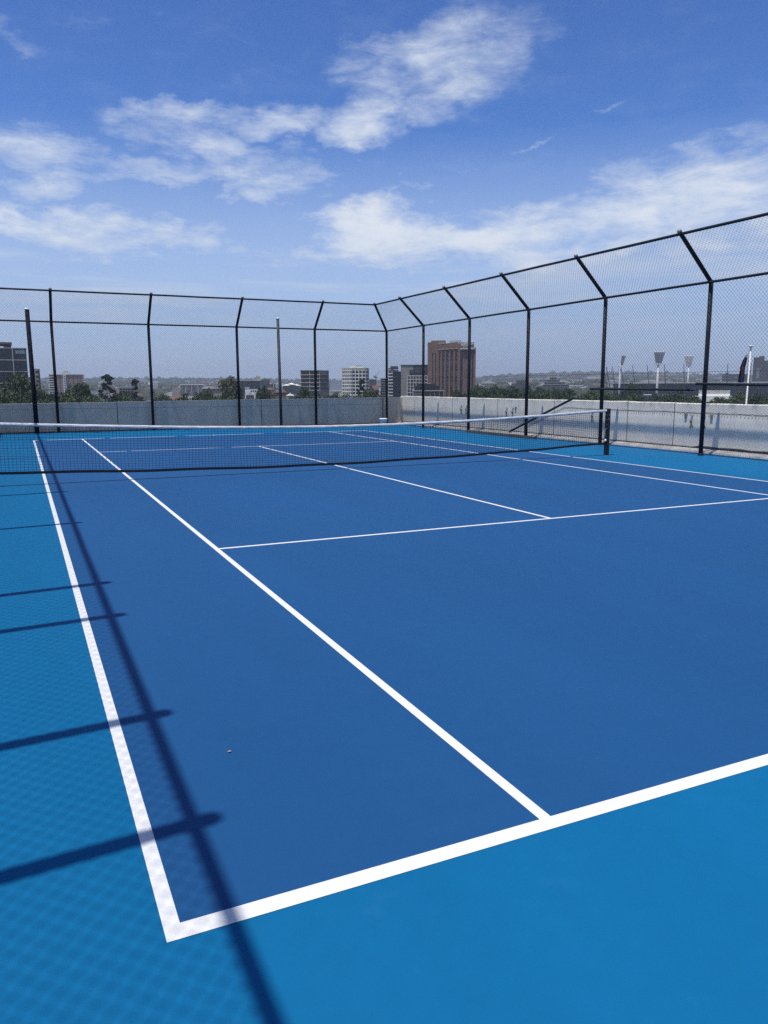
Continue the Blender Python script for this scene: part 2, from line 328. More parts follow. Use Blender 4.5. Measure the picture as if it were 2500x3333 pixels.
# ------------------------------------------------------------------ chain link fence
PITCH = .09
WIRE = {}
def wire_mesh(w, h, amp=0., zb=None, r=.0027):
    """woven diamond mesh in the local X-Z plane; zb(x) lifts and bunches its lower edge"""
    mb = MB(); hp = PITCH/2; nw = int(round(w/hp)); hp = w/nw; nz_ = int(round(h/hp)); hz = h/nz_
    def P(x, z, o):
        if zb:
            b = zb(x)
            if b > .02 and z < 1.75:
                s = 1-z/1.75; z0 = min(.40, b*.45); z = b+(z-z0)*(1.75-b)/(1.75-z0);  x = x+.018*noise.noise((x*4, z*7, 1))*s*2.2; z += .022*noise.noise((x*5, z*5, 7))*s*2
                o += .06*noise.noise((x*2.2, z*3, 5))*s
        return Vector((x, o, z))
    skip = 0
    for i in range(nw):
        pts = []
        for k in range(nz_+1):
            side = (i+k) % 2
            x = (i+side)*hp; e = .10*hz; o = .0025 if side else -.0025
            xx = x+(.0012 if side else -.0012)
            if k > 0: pts.append(P(xx, k*hz-e, -o))
            if k < nz_: pts.append(P(xx, k*hz+e, o))
        if zb:      # start higher up where the sheet was cut and rolled
            b = zb(i*hp); k0 = int(min(.40, b*.45)/hz)*2
            pts = pts[k0:]
            if b > .5:          # twisted cut ends and the loosely rolled last row
                e0 = pts[0]; pts = [e0+Vector((.012*noise.noise((i, 1, 1)), .01, -.045-.02*noise.noise((i*.7, 2, 2))))]+pts
        vs = []; fs = []
        for q, p in enumerate(pts):
            for a in (0, 2.094, 4.189): vs.append((p.x+r*math.cos(a)*1.0, p.y+r*math.sin(a), p.z))
            if q:
                o = 3*(q-1)
                for a in range(3): fs.append((o+a, o+(a+1) % 3, o+3+(a+1) % 3, o+3+a))
        mb.add(vs, fs)
    if zb and zb(w*.5) > .3:
        for q in range(3):
            mb.tube([Vector((w*t/40, .02*q-.02, zb(w*t/40)+.012*q+.02*noise.noise((t*.6, q*3, 1)))) for t in range(41)], .0035, 4, False)
    return mb.mesh('wire_mesh', M_wire)
GAUGE = [.0027]
def get_mesh(w, h):
    k = (round(w/PITCH), round(h, 2), GAUGE[0])
    if k not in WIRE: WIRE[k] = (wire_mesh(k[0]*PITCH, h, r=GAUGE[0]), k[0]*PITCH)
    return WIRE[k]
KN, TZ, LEAN = 3.85, 4.78, .97
AL = math.hypot(LEAN, TZ-KN)
def post(root, x, y, ux, uy, corner=False):
    """upright with the inward-leaning arm; (ux,uy) points to the court"""
    p = MB().tube([(x,y,0),(x,y,KN+.03)], .05, 14).build('post', M_post, root, True)
    lx, ly = ux*LEAN, uy*LEAN; d = Vector((lx, ly, TZ-KN)).normalized()
    MB().tube([(x,y,KN-.02), (x+lx, y+ly, TZ), Vector((x+lx, y+ly, TZ))+d*.05], .047, 12).build('arm', M_post, p, True)
    e = Vector((x+lx, y+ly, TZ))+d*.05
    MB().tube([e, e+d*.02, e+d*.05, e+d*.065], [.050,.051,.038,.012], 10).build('post_cap', M_cap, p, True)
    MB().lathe([(.062,0),(.062,.045),(.055,.06)], 12, (x,y,.0)).build('base_collar', M_cap if (x > 13 and abs(y-14.3) < .1) else M_post, p)
    return p
def fence(name, label, line, axis, fixed, sgn, posts_own, cornA, cornB, special=None):
    """axis 'x'/'y' runs along `line` (sorted positions of all posts incl. corners); sgn points to court"""
    root = empty(name, (0,0,0), 0, label, 'fence')
    ux, uy = (0, sgn) if axis == 'x' else (sgn, 0)
    pt = lambda t, o, z: (t, fixed+sgn*o, z) if axis == 'x' else (fixed+sgn*o, t, z)
    for t in posts_own:
        post(root, *pt(t, 0, 0)[:2], ux, uy)
    def rail(nm, o, z, a, b, r, sub=None):
        n = max(2, int((b-a)/1.1)); P = [pt(a+(b-a)*i/n, o, z+.008*noise.noise((a+(b-a)*i/n, z, o))) for i in range(n+1)]
        MB().tube(P, r, 10).build(nm, M_post, root, True)
    a, b = line[0], line[-1]
    rail('middle_rail', .072, KN-.02, a, b, .029)
    ta = a+(LEAN if cornA else 0); tb = b-(LEAN if cornB else 0)
    rail('top_rail', LEAN, TZ, ta, tb, .031)
    for z in (1.88, .84):
        if special and z < 1: continue
        n = int((b-a)/.8); MB().tube([pt(a+(b-a)*i/n, .045, z+.006*math.sin(i*2.1)) for i in range(n+1)], .0035, 4, False).build('tension_wire', M_wire, root)
    for i in range(len(line)-1):
        y0, y1 = line[i], line[i+1]; w = y1-y0
        # upright sheet
        if special and special(i): me, mw = special(i), w
        else: me, mw = get_mesh(w, KN-.05)
        o = link('wire_mesh', me, root, pt(y0, .062, .03)); o.rotation_euler.z = 0 if axis == 'x' else R(90); o.scale.x = w/mw
        # leaning sheet
        if (i == 0 and cornA) or (i == len(line)-2 and cornB):
            me, mw = get_mesh(w-LEAN*.5, AL)          # trapezoid bay: sheared to meet the diagonal corner arm
            cut = me.copy(); atcorner0 = (i == 0 and cornA)
            for v in cut.vertices:
                t = v.co.z/AL; x = v.co.x/mw*w
                v.co.x = x*(1-LEAN*t/w)+(LEAN*t if atcorner0 else 0)
            me, mw = cut, w
        else: me, mw = get_mesh(w, AL)
        o = link('wire_mesh', me, root); 
        ex = Vector(pt(1, 0, 0))-Vector(pt(0, 0, 0)); ez = (Vector(pt(0, LEAN, TZ))-Vector(pt(0, 0, KN))).normalized(); ey = ez.cross(ex)
        m = Matrix((ex, ey, ez)).transposed().to_4x4(); m.translation = Vector(pt(y0, .0, KN))+Vector((0,0,.0)); 
        o.matrix_local = m @ Matrix.Diagonal((w/mw, 1, 1, 1))
    return root
FX, FY, LX = 13.75, 27.73, -2.04
far_fence = fence('chain_link_fence', 'far chain link fence with inward leaning top, behind the baseline', [LX,.90,4.16,7.42,10.58,FX], 'x', FY, -1, [.90,4.16,7.42,10.58], True, True)
for (x, s) in ((LX, 1), (FX, -1)): post(far_fence, x, FY, s, -1)
RY = [-9.55,-6.15,-2.75,.65,4.05,7.45,10.87,14.30,17.70,21.10,24.45,FY]
def zb_full(x): return .92+.02*noise.noise((x*1.3, 2, 0))
def zb_ramp(x):     # the bay where the sheet is propped up on the slanting pipe, running towards larger Y
    y = x      # local x grows with Y from 14.30
    return max(0., min(.92, .92*(1-(x-1.5)/2.6))) if x > 1.5 else zb_full(x)
def zb_ramp2(x): return max(.02, .27*(1-x/.7)) if x < .7 else 0.
SP = {}
def special(i):
    y = RY[i]
    if y < 14: k = 'full'
    elif y < 17: k = 'ramp'
    elif y < 20: k = 'ramp2'
    else: return None
    w = 3.4
    if k not in SP: SP[k] = wire_mesh(w, KN-.05, zb={'full': zb_full, 'ramp': zb_ramp, 'ramp2': zb_ramp2}[k])
    if k == 'ramp':
        return SP[k]
    return SP[k]
# widths differ a little from 3.4: scale is set by the true bay width
_f = fence('chain_link_fence', 'right side chain link fence, its mesh rolled up from the ground', RY, 'y', FX, -1, RY[:-1], False, True, special)
for o in _f.children:
    if o.name.startswith('wire_mesh') and o.data in SP.values():
        o.scale.x = 1.0 if abs(o.scale.x-1) < .02 else o.scale.x
GAUGE[0] = .0034
LY = [-9.0,-5.7,-2.4,.12,1.17,3.03,4.04,7.22,10.29,13.57,17.0,20.29,24.0,FY]
fence('chain_link_fence', 'left side chain link fence whose shadow falls along the sideline', LY, 'y', LX, 1, LY[:-1], False, True)

# two old uprights in front of the far fence
def old_post(x, y, h, r, m, label, lean):
    root = empty('old_post', (x,y,0), 0, label, 'post')
    MB().tube([(0,0,0),(lean*.3,0,h*.35),(lean,0,h)], [r,r,r*.96], 12).build('shaft', m, root, True)
    MB().tube([(lean,0,h),(lean,0,h+.03),(lean+.01,0,h+.05)], [r*1.08,r*1.08,r*.7], 12).build('post_cap', M_white, root, True)
    MB().tube([(0,-r*1.5,1.02),(0,r*1.5,1.02)], .012, 6).build('bolt', M_cap, root)
    MB().tube([(lean*.29-r*1.6,-.02,1.02),(lean*.29+r*1.7,-.02,1.02)], .014, 6).build('clamp', M_cap, root)
old_post(.19, 27.5, 4.19, .075, M_peeld, 'thick dark old post with a white cap, left of the far fence', -.03)
old_post(9.03, 27.5, 4.16, .058, M_peel, 'thin weathered post with peeling grey paint before the far fence', -.04)

# loose pipes lashed to the right fence
def pipe(pts, r, label):
    root = empty('loose_pipe', pts[0], 0, label, 'pipe', 'pipes on the right fence'); o = Vector(pts[0]); P = [Vector(p)-o for p in pts]
    n = 14; Q = []
    for i in range(n+1):
        t = i/n; Q.append(P[0].lerp(P[-1], t)+(Vector((0,0,4*t*(1-t)*(P[1].z if len(P) == 3 else 0)))))
    MB().tube(Q, r, 12).build('tube', M_post, root, True)
    d = (Q[1]-Q[0]).normalized(); MB().tube([Q[0]-d*.012, Q[0]+d*.03], r*1.1, 12).build('end_cap', M_cap, root)
    d = (Q[-1]-Q[-2]).normalized(); MB().tube([Q[-1]-d*.03, Q[-1]+d*.012], r*1.1, 12).build('end_cap', M_cap, root)
pipe([(13.62,14.62,1.50),(13.62,10.98,1.485)], .028, 'level grey pipe tied across the fence behind the net post')
pipe([(13.57,10.98,1.62),(13.57,4.4,1.52)], .030, 'higher level pipe on the fence running out of the right side')
pipe([(13.60,18.35,.17),(13.60,15.18,1.28)], .032, 'slanting dark pipe leaning up against the rolled fence mesh')
pl = MB(); pl.box(13.60,13.70,17.05,21.0,.0,.075); pl.box(13.605,13.695,17.06,20.99,.0755,.08)
tag(pl.build('timber_plank', M_patch), 'dark timber plank lying along the foot of the right fence', 'plank')

# ------------------------------------------------------------------ tennis net
NY = 11.885; PX0, PX1 = -.914, 11.884
def ntop(x):
    if x < 5.485: t = (x-PX0)/(5.485-PX0); return 1.06-(1.06-.862)*math.sin(t*math.pi/2)**1.0
    t = (PX1-x)/(PX1-5.485); return 1.055-(1.055-.862)*math.sin(t*math.pi/2)**1.0
def nbot(x):
    t = (x-4.9)/6.6; return .085+.16*abs(t)**1.7+.006*math.sin(x*3)
def build_net():
    root = empty('tennis_net', (0,NY,0), 0, 'black tennis net with a creased white headband across the court', 'net')
    mb = MB(); x0, x1 = PX0+.05, PX1-.05; cw = .058; n = int((x1-x0)/cw); r = .0021
    def P(x, t):
        b, tp = nbot(x)+.03, ntop(x)-.05
        return Vector((x+.010*noise.noise((x*1.6, t*3, 0))+.004*noise.noise((x*9, t*7, 4)), .012*noise.noise((x*.8, t*2, 6)), b+(tp-b)*t+.005*noise.noise((x*3, t*6, 2))))
    K = 17; r = .0028
    for i in range(n+1):
        x = x0+(x1-x0)*i/n; mb.tube([P(x, k/K) for k in range(K+1)], r, 4, False, .785)
    for k in range(1, K+1):
        mb.tube([P(x0+(x1-x0)*i/n, (k-.15)/K) for i in range(n+1)], r, 4, False, .785)
    mb.build('net_mesh', M_net, root)
    # headband: folded vinyl over the cord, creased lower edge
    hb = MB(); m = 420; V = []; F = []
    for i in range(m+1):
        x = x0-.02+(x1-x0+.04)*i/m; z = ntop(x); hgt = .060+.006*noise.noise((x*5, 0, 0)); w = .011+.004*noise.noise((x*11, 3, 0)); c = .004*noise.noise((x*17, 9, 0))
        wr = .005*noise.noise((x*24, 5, 1))
        ring = [(-w-.003+wr, z-hgt+c), (-w-.009-wr, z-hgt*.62), (-w-.004+wr, z-.02), (-.006, z-.002), (.006, z-.002), (w+.004, z-.02), (w+.006, z-hgt*.6), (w, z-hgt+c)]
        V += [(x, y, zz) for y, zz in ring]
        if i:
            for k in range(8): F.append(((i-1)*8+k, (i-1)*8+(k+1) % 8, i*8+(k+1) % 8, i*8+k))
    hb.add(V, F); hb.build('headband', M_tape, root, True)
    bb = MB(); m = 160; V = []; F = []
    for i in range(m+1):
        x = x0+(x1-x0)*i/m; z = nbot(x)
        for y, zz in ((-.009, 0), (-.011, .045), (.011, .045), (.009, 0)): V.append((x, y+.006*noise.noise((x*.8, 0, 6)), z+zz))
        if i:
            for k in range(4): F.append(((i-1)*4+k, (i-1)*4+(k+1) % 4, i*4+(k+1) % 4, i*4+k))
    bb.add(V, F); bb.build('bottom_band', M_black, root)
    for sx, px in ((1, PX0), (-1, PX1)):
        x = px+sx*.055; MB().tube([(x,0,nbot(x)+.02),(x+sx*.003,0,.5),(x,0,ntop(x)-.04)], .008, 6).build('lacing_rod', M_black, root)
build_net()
def net_post(x, s, label):
    root = empty('net_post', (x,NY,0), 0, label, 'post', 'net posts')
    b = MB(); b.box(-.045,.045,-.045,.045,0,1.07); me = b.mesh('shaft', M_black); bm = bmesh.new(); bm.from_mesh(me); bmesh.ops.bevel(bm, geom=bm.edges[:], offset=.006, segments=2, affect='EDGES'); bm.to_mesh(me); bm.free()
    link('shaft', me, root)
    for z in (.50,.70,.82,.93):
        MB().tube([(s*.047,-.022,z),(s*.053,-.022,z)], .010, 8).build('eyelet', M_steel, root)
    MB().tube([(s*.05,-.03,.62),(s*.085,-.03,.60),(s*.088,-.03,.50),(s*.07,-.03,.43)], .007, 6).build('cord_hook', M_steel, root)
    MB().lathe([(.004,-.03),(.022,-.02),(.024,.0),(.02,.02),(.006,.03)], 10, (s*.068,-.03,.35)).build('crank_knob', M_white, root, True)
    for z, r_ in ((.93,.016),(.83,.022)):
        MB().tube([(-s*.0,-.0455,z),(-s*.0,-.052,z)], r_, 10).build('bolt_plate', M_cap, root)
    MB().box(-.055,.055,-.055,.055,0,.006).build('base_sleeve', M_dull, root)
net_post(PX1, -1, 'square black net post at the right end of the net')
net_post(PX0, 1, 'square black net post at the left end of the net')

# white bucket beside the far corner
def bucket():
    root = empty('plastic_bucket', (13.30,27.12,0), 0, 'white plastic bucket with a grey band by the far corner', 'bucket')
    MB().lathe([(.115,0),(.12,.01),(.135,.10),(.1365,.10),(.142,.16),(.143,.16),(.150,.24)], 24).build('body', M_white, root, True)
    MB().lathe([(.152,.225),(.168,.228),(.170,.262),(.150,.275)], 24).build('rim', M_white, root, True)
    MB().lathe([(.1375,.06),(.1385,.06),(.1455,.13),(.1445,.13)], 24).build('label_band', M_band, root)
    MB().tube([(-.155,0,.235),(-.165,-.05,.15),(-.10,-.14,.10),(0,-.165,.085),(.10,-.14,.10),(.165,-.05,.15),(.155,0,.235)], .004, 6).build('handle', M_steel, root)
bucket()

# bright strap brackets on the right wall
def bracket_proto():
    root = empty('wall_bracket', (0,0,0), 0, '', 'bracket', 'steel strap brackets on the right wall')
    MB().tube([(-.012,0,.33),(-.03,0,.27),(-.05,.02,.19),(-.03,.035,.14)], .011, 6).build('strap', M_steel, root)
    MB().tube([(-.028,.005,.20),(-.03,.02,.13),(-.014,.05,.0)], .008, 6).build('leg', M_patch, root)
    MB().tube([(-.028,.005,.20),(-.03,-.015,.13),(-.014,-.045,.02)], .008, 6).build('leg', M_patch, root)
    MB().box(-.02,-.002,-.018,.018,.30,.34).build('fixing_plate', M_steel, root)
    return root
bp0 = bracket_proto(); bl = ['bright strap bracket on the wall left of the nearest fence post','bright strap bracket on the wall right of the nearest fence post',
  'left strap bracket of the pair seen under the slanting pipe','right strap bracket of the pair seen under the slanting pipe',
  'left strap bracket of the farthest pair on the right wall','right strap bracket of the farthest pair on the right wall','strap bracket on the wall seen through the net beside its post']
for i, y in enumerate((11.95,11.56,19.95,19.59,22.93,22.58,15.6)):
    if i == 0: bp0.location = (14.568,y,.54); bp0['label'] = bl[0]
    else: copy_thing(bp0, (14.568,y,.54), 0, None, bl[i])
for y, lb in ((12.15,'small grey box on the wall at the left of the nearest bracket'),(11.36,'small grey box on the wall at the right of the nearest bracket'),(19.44,'small grey box on the wall beside the middle bracket pair')):
    b = MB(); b.box(14.54,14.568,y-.035,y+.035,.80,.90); b.box(14.535,14.54,y-.028,y+.028,.81,.89)
    tag(b.build('junction_box', M_dull), lb, 'box', 'boxes on the right wall')
tag(MB().tube([(13.62,27.86,.05),(13.62,27.86,1.10),(13.62,27.90,1.16)], .012, 6).build('conduit', M_post), 'thin dark conduit climbing the far wall next to the corner post', 'pipe')
# fallen leaf
lf = MB(); P = [(0,0),(.006,.006),(.014,.007),(.02,.0),(.013,-.007),(.005,-.006)]
lf.add([(x,y,.001+.004*abs(y)/.007) for x,y in P]+[(.01,0,.0005)], [(6,i,(i+1)%6) for i in range(6)])
o = lf.build('dry_leaf', M_leaf); o.location = (.445,1.10,.003); tag(o, 'small dry leaf lying on the dark blue court', 'leaf')
# ------------------------------------------------------------------ materials of the city
M_glass = mat('dark_glass', (.020, .032, .045), .18, var=.5, vscale=.15, spec=.6)
M_win = mat('window_glass', (.018, .022, .030), .25, spec=.6)
M_win2 = mat('window_glass_blue', (.05, .075, .10), .25, spec=.6)
M_slabW = mat('pale_slab', (.50, .48, .44), .8, var=.12, vscale=.3)
M_white_b = mat('white_render', (.76, .75, .71), .8, var=.10, vscale=.3)
M_beige = mat('beige_render', (.36, .33, .28), .85, var=.15, vscale=.3)
M_brickP = mat('pink_brick', (.33, .25, .23), .9, var=.2, vscale=.4)
M_brown = mat('brown_brick', (.21, .125, .098), .9, var=.14, vscale=.25)
M_brownD = mat('brown_panel', (.17, .11, .105), .85, var=.15, vscale=.25)
M_browno = mat('brown_frame', (.16, .13, .115), .85, var=.15, vscale=.3)
M_grey = mat('grey_concrete', (.30, .28, .265), .9, var=.12, vscale=.2)
M_dkgrey = mat('dark_cladding', (.065, .070, .080), .6, var=.2, vscale=.2)
M_roofg = mat('grey_roof', (.15, .155, .16), .8, var=.3, vscale=.5)
M_terra = mat('terracotta_tile', (.115, .062, .05), .9, var=.3, vscale=.6)
M_orange = mat('orange_cloth', (.62, .16, .10), .7)
M_bark = mat('bark', (.075, .060, .048), .95, var=.3, vscale=3)
def leafm(n, c, c2): return mat(n, c, .75, col2=c2, vscale=.35, spec=.25, detail=6)
F_dark = leafm('foliage_dark', (.022, .042, .022), (.052, .080, .036))
F_mid = leafm('foliage_mid', (.036, .062, .024), (.078, .105, .040))
F_olive = leafm('foliage_olive', (.050, .062, .028), (.088, .095, .045))
F_brown = leafm('foliage_brown', (.060, .050, .032), (.095, .078, .050))
F_pine = leafm('foliage_pine', (.012, .024, .018), (.028, .042, .026))
M_pole = mat('white_pole', (.58, .58, .57), .5, var=.1, vscale=.6)
M_lamp = mat('lamp_face', (.42, .43, .42), .5)
M_mast = mat('mast_grey', (.10, .11, .12), .5)
M_stad = mat('stadium_wall', (.10, .105, .115), .7, var=.3, vscale=.05)
M_stadr = mat('stadium_roof', (.42, .43, .44), .6, var=.1, vscale=.05)
M_navy = mat('flag_navy', (.014, .016, .060), .8); M_red = mat('flag_red', (.36, .02, .03), .8); M_fw = mat('flag_white', (.7,.7,.7), .8)

# ------------------------------------------------------------------ ground, hills, water
def ridge(az):          # ridge height angle (radians above eye level) by bearing in degrees
    pts = [(-20,.010),(-2,.0100),(5,.0103),(12,.0098),(20,.0075),(26,.0070),(31,.0090),(34,.0125),(36,.0150),(40,.0160),(44,.0150),(47,.0115),(52,.0105),(70,.010)]
    for (a, v), (b, w) in zip(pts, pts[1:]):
        if a <= az <= b: t = (az-a)/(b-a); t = t*t*(3-2*t); return v+(w-v)*t
    return .010
def gheight(D, az):
    if D < 500: return GZ
    h = ridge(az)*7000+CAM.z; t = min(1, (D-500)/6500); t = t**1.35
    bump = 4*noise.noise((D/420, az/2.2, 0))*min(1, (D-500)/2500)
    return GZ+(h-GZ)*t+bump
def pol(D, azd): a = R(azd); return CAM.x+D*math.sin(a), CAM.y+D*math.cos(a)
M_suburb = mat('suburb_ground', (.030, .044, .026), .95, col2=(.085, .085, .075), vscale=.018, detail=8)
M_hill = mat('wooded_hill', (.026, .040, .026), .95, col2=(.07, .075, .065), vscale=.012, detail=9)
def sheet(name, m, rings, az0, az1, na, zf):
    V = []; F = []
    for D in rings:
        for k in range(na+1):
            az = az0+(az1-az0)*k/na; x, y = pol(D, az); V.append((x, y, zf(D, az)))
    for i in range(len(rings)-1):
        for k in range(na): a = i*(na+1)+k; F.append((a, a+1, a+na+2, a+na+1))
    mb = MB(); mb.add(V, F); return tag(mb.build(name, m, None, True), kind='structure')
sheet('ground', M_suburb, [1,60,200,400,500,700,1000,1400,1800,2300,2900,3500], -180, 180, 240, gheight)
sheet('hills', M_hill, [3500,4000,4500,5000,5600,6200,6700,7000,7400,8200], -180, 180, 360, lambda D, az: gheight(min(D, 7000), az) - (0 if D <= 7000 else (D-7000)*.06))
tag(MB().quad((-60,45,GZ+.05),(200,45,GZ+.05),(200,57,GZ+.05),(-60,57,GZ+.05)).build('road', mat('asphalt', (.05,.05,.052), .9)), kind='structure')

# ------------------------------------------------------------------ building helpers
class Bld:
    """front wall from sight line x0 (distance D0) to x1 (distance D1); local X along it, local Y away from the court"""
    def __init__(s, name, label, cat, x0, x1, D0, D1=None, ybase=None, group=None):
        D1 = D1 or D0; A = place(x0, 1256, D0); B = place(x1, 1256, D1); s.A = A
        s.w = math.hypot(B.x-A.x, B.y-A.y); s.ang = math.atan2(B.y-A.y, B.x-A.x); s.x0, s.x1, s.D0, s.D1 = x0, x1, D0, D1
        s.base = GZ if max(D0, D1) < 520 else gheight(D0, math.degrees(math.atan2(A.x-CAM.x, A.y-CAM.y)))-1.5
        s.root = empty(name, (A.x, A.y, s.base), s.ang, label, cat, group)
    def u(s, x):            # photograph column -> local X on the front wall
        d = bearing(x, 1256); e = Vector((math.cos(s.ang), math.sin(s.ang)))
        ax, ay = s.A.x-CAM.x, s.A.y-CAM.y; den = d.x*(-e.y)-d.y*(-e.x)
        # CAM + t d = A + q e
        t = (ax*(-e.y)-ay*(-e.x))/den; q = (d.x*ay-d.y*ax)/den; return q
    def z(s, y, x=None):
        x = x if x is not None else (s.x0+s.x1)/2; q = s.u(x); px, py = s.A.x+q*math.cos(s.ang), s.A.y+q*math.sin(s.ang)
        D = math.hypot(px-CAM.x, py-CAM.y); return place(x, y, D).z-s.base
    def box(s, name, m, x0, x1, yt, yb=None, d0=0., d1=15., parent=None):
        """box between photograph columns x0..x1, rows yt..yb (None = street), d0..d1 metres behind the front wall"""
        z1 = s.z(yt, (x0+x1)/2); z0 = 0 if yb is None else s.z(yb, (x0+x1)/2)
        return MB().box(s.u(x0), s.u(x1), d0, d1, z0, z1).build(name, m, parent or s.root)
    def win(s, x0, x1, yt, yb, m, name='window', d=-.04, depth=.35, parent=None):
        mb = MB(); a, b = s.u(x0), s.u(x1); z0, z1 = s.z(yb, (x0+x1)/2), s.z(yt, (x0+x1)/2)
        mb.box(a, b, d, d+depth, z0, z1); return mb.build(name, m, parent or s.root)
def grid(s, name, m, cols, rows, d=-.04, depth=.3):
    """equal windows: one mesh, copied; cols = [(x0,x1)], rows = [(yt,yb)]"""
    for (a, b) in cols:
        for (t, c) in rows: s.win(a, b, t, c, m, name, d, depth)

# dark glass office at the far left
b = Bld('office_building', 'dark glass office block with pale floor lines at the far left', 'building', -120, 95, 430)
b.box('glass_wall', M_glass, -120, 94, 1134, None, 0, 26)
for y in (1132, 1171, 1209, 1247): b.box('floor_slab', M_slabW, -121, 95.5, y-1.1, y+1.4, -.7, 26.5)
for x in (-60, 49): b.box('fin', M_slabW, x-1.3, x+1.6, 1133, 1285, -.8, 0)
for x in (-110,-85,-35,-10, 22, 72): b.box('mullion', M_dkgrey, x-.3, x+.3, 1134, 1285, -.10, 0)
b.box('roof_canopy', M_dkgrey, -120, 50, 1112, 1119, 2, 24); b.box('canopy_column', M_dkgrey, 44, 47, 1119, 1131, 3, 4)
b.box('plant_room', M_glass, 23, 45, 1123, 1131, 4, 18); b.box('plant_room', M_dkgrey, -100, -20, 1121, 1131, 4, 18)
b.win(58, 89, 1140, 1151, mat('terrace_sky', (.50,.54,.58), .6), 'terrace_opening')  # solid panel painted pale as the bright sky showing through the terrace gap
# beige block beside it
b = Bld('apartment_block', 'small beige block half hidden by the thick old post', 'building', 100, 134, 415)
b.box('wall', M_beige, 100, 128, 1200, None, 0, 3); b.box('wall', M_browno, 128, 133, 1201, None, .3, 3)
grid(b, 'window', M_win, [(103,109),(119,127)], [(1207,1214),(1222,1229),(1237,1244),(1252,1259)])
# pink brick block with white balconies
b = Bld('brick_tower_block', 'pink brick apartment block with white balcony strips, left of the pines', 'building', 159, 277, 690)
b.box('wall', M_brickP, 162, 275, 1220, None, 0, 16); b.box('roof_edge', M_slabW, 160, 277, 1218, 1220.4, -.3, 16.5)
b.box('lift_room', M_slabW, 205, 232, 1210.5, 1218, 3, 12); b.box('lift_room', M_beige, 209, 224, 1207.5, 1210.5, 5, 10)
b.box('stair_strip', M_white_b, 207, 216, 1218, None, -.6, 0)
for i in range(8):
    y = 1223+i*7.6; b.box('balcony', M_white_b, 157.5, 178, y+2.6, y+5.4, -1.6, 0); b.box('balcony', M_white_b, 272, 279, y+2.6, y+5.4, -1.4, 6)
    b.win(163, 176, y-1, y+2.4, M_win); b.win(210, 213.5, y, y+3.2, M_win, d=-.7, depth=.2)
    for x in (184, 195, 223, 238, 252, 263): b.win(x, x+4, y+.4, y+3.2, mat('brick_window', (.09,.07,.07), .4))
# low brick house with white windows between the pines
b = Bld('brick_house', 'low dark roofed house with white window frames between the two pines', 'house', 386, 433, 520)
b.box('wall', M_brownD, 387, 432, 1262, None, 0, 9)
rf = MB(); a0, a1 = b.u(384), b.u(435); z0, z1 = b.z(1263.5), b.z(1256.5)
rf.add([(a0,-.6,z0),(a1,-.6,z0),(a1,9.6,z0),(a0,9.6,z0),(a0+1.2,4.5,z1),(a1-1.2,4.5,z1)], [(0,1,5,4),(1,2,5),(2,3,4,5),(3,0,4),(0,3,2,1)]); rf.build('roof', M_dkgrey, b.root)
b.box('window_band', M_white_b, 388, 430, 1263.6, 1272, -.2, 0)
grid(b, 'window', M_win, [(389.5,396),(398,405),(407,414),(416,422),(424,429)], [(1265,1270.8)], -.26, .1)
b.box('chimney', M_white_b, 410, 412.5, 1252.5, 1258, 4, 5)
# white columned block
b = Bld('institution_building', 'long low white building with tall narrow columns', 'building', 585, 662, 850)
b.box('wall', M_win, 587, 660, 1253, None, 1.2, 18); b.box('roof_edge', M_white_b, 585, 662, 1250.8, 1253.4, -.2, 19)
for i in range(19):
    x = 585.6+i*4.1; b.box('column', M_white_b, x, x+(1.7 if i in (0, 4, 9, 14) else .8), 1253.4, None, 0, 1.1)
b.box('podium', M_beige, 560, 585, 1266, None, -4, 8)
# stone houses with a gable
b = Bld('gabled_house', 'stone coloured house with a pointed gable between the white building and the olive tree', 'house', 655, 716, 540)
b.box('wall', M_beige, 656, 715, 1264, None, 0, 9); rf = MB(); g0, g1 = b.u(670), b.u(690); zz = b.z(1272); zt = b.z(1260)
rf.add([(g0,-2.2,zz),(g1,-2.2,zz),((g0+g1)/2,-2.2,zt),(g0,5,zz),(g1,5,zz),((g0+g1)/2,5,zt)], [(0,1,2),(3,5,4),(0,2,5,3),(2,1,4,5),(0,3,4,1)]); rf.build('gable_roof', M_terra, b.root)
rf = MB(); a0, a1 = b.u(654), b.u(717); zz = b.z(1265); zt = b.z(1258)
rf.add([(a0,-.5,zz),(a1,-.5,zz),(a1,9.5,zz),(a0,9.5,zz),(a0+2,4.5,zt),(a1-2,4.5,zt)], [(0,1,5,4),(1,2,5),(2,3,4,5),(3,0,4),(0,3,2,1)]); rf.build('roof', M_roofg, b.root)
b.box('tower', M_beige, 696, 704, 1254, 1266, 1, 4); b.box('tower', M_beige, 706, 712, 1257, 1266, 1, 4)
grid(b, 'window', M_win, [(661,664),(695,698),(705,708),(710,713)], [(1268,1273)])
# pale block peeping over the olive tree
b = Bld('apartment_block', 'pale block rising above the olive tree on the skyline', 'building', 741, 766, 1200)
b.box('wall', M_grey, 742, 765, 1226, None, 0, 20); b.box('roof_edge', M_slabW, 741, 766, 1225, 1226.3, -.4, 20.4); grid(b, 'window', M_win2, [(745,748),(751,754),(757,760)], [(1229,1231),(1233.5,1235.5)])
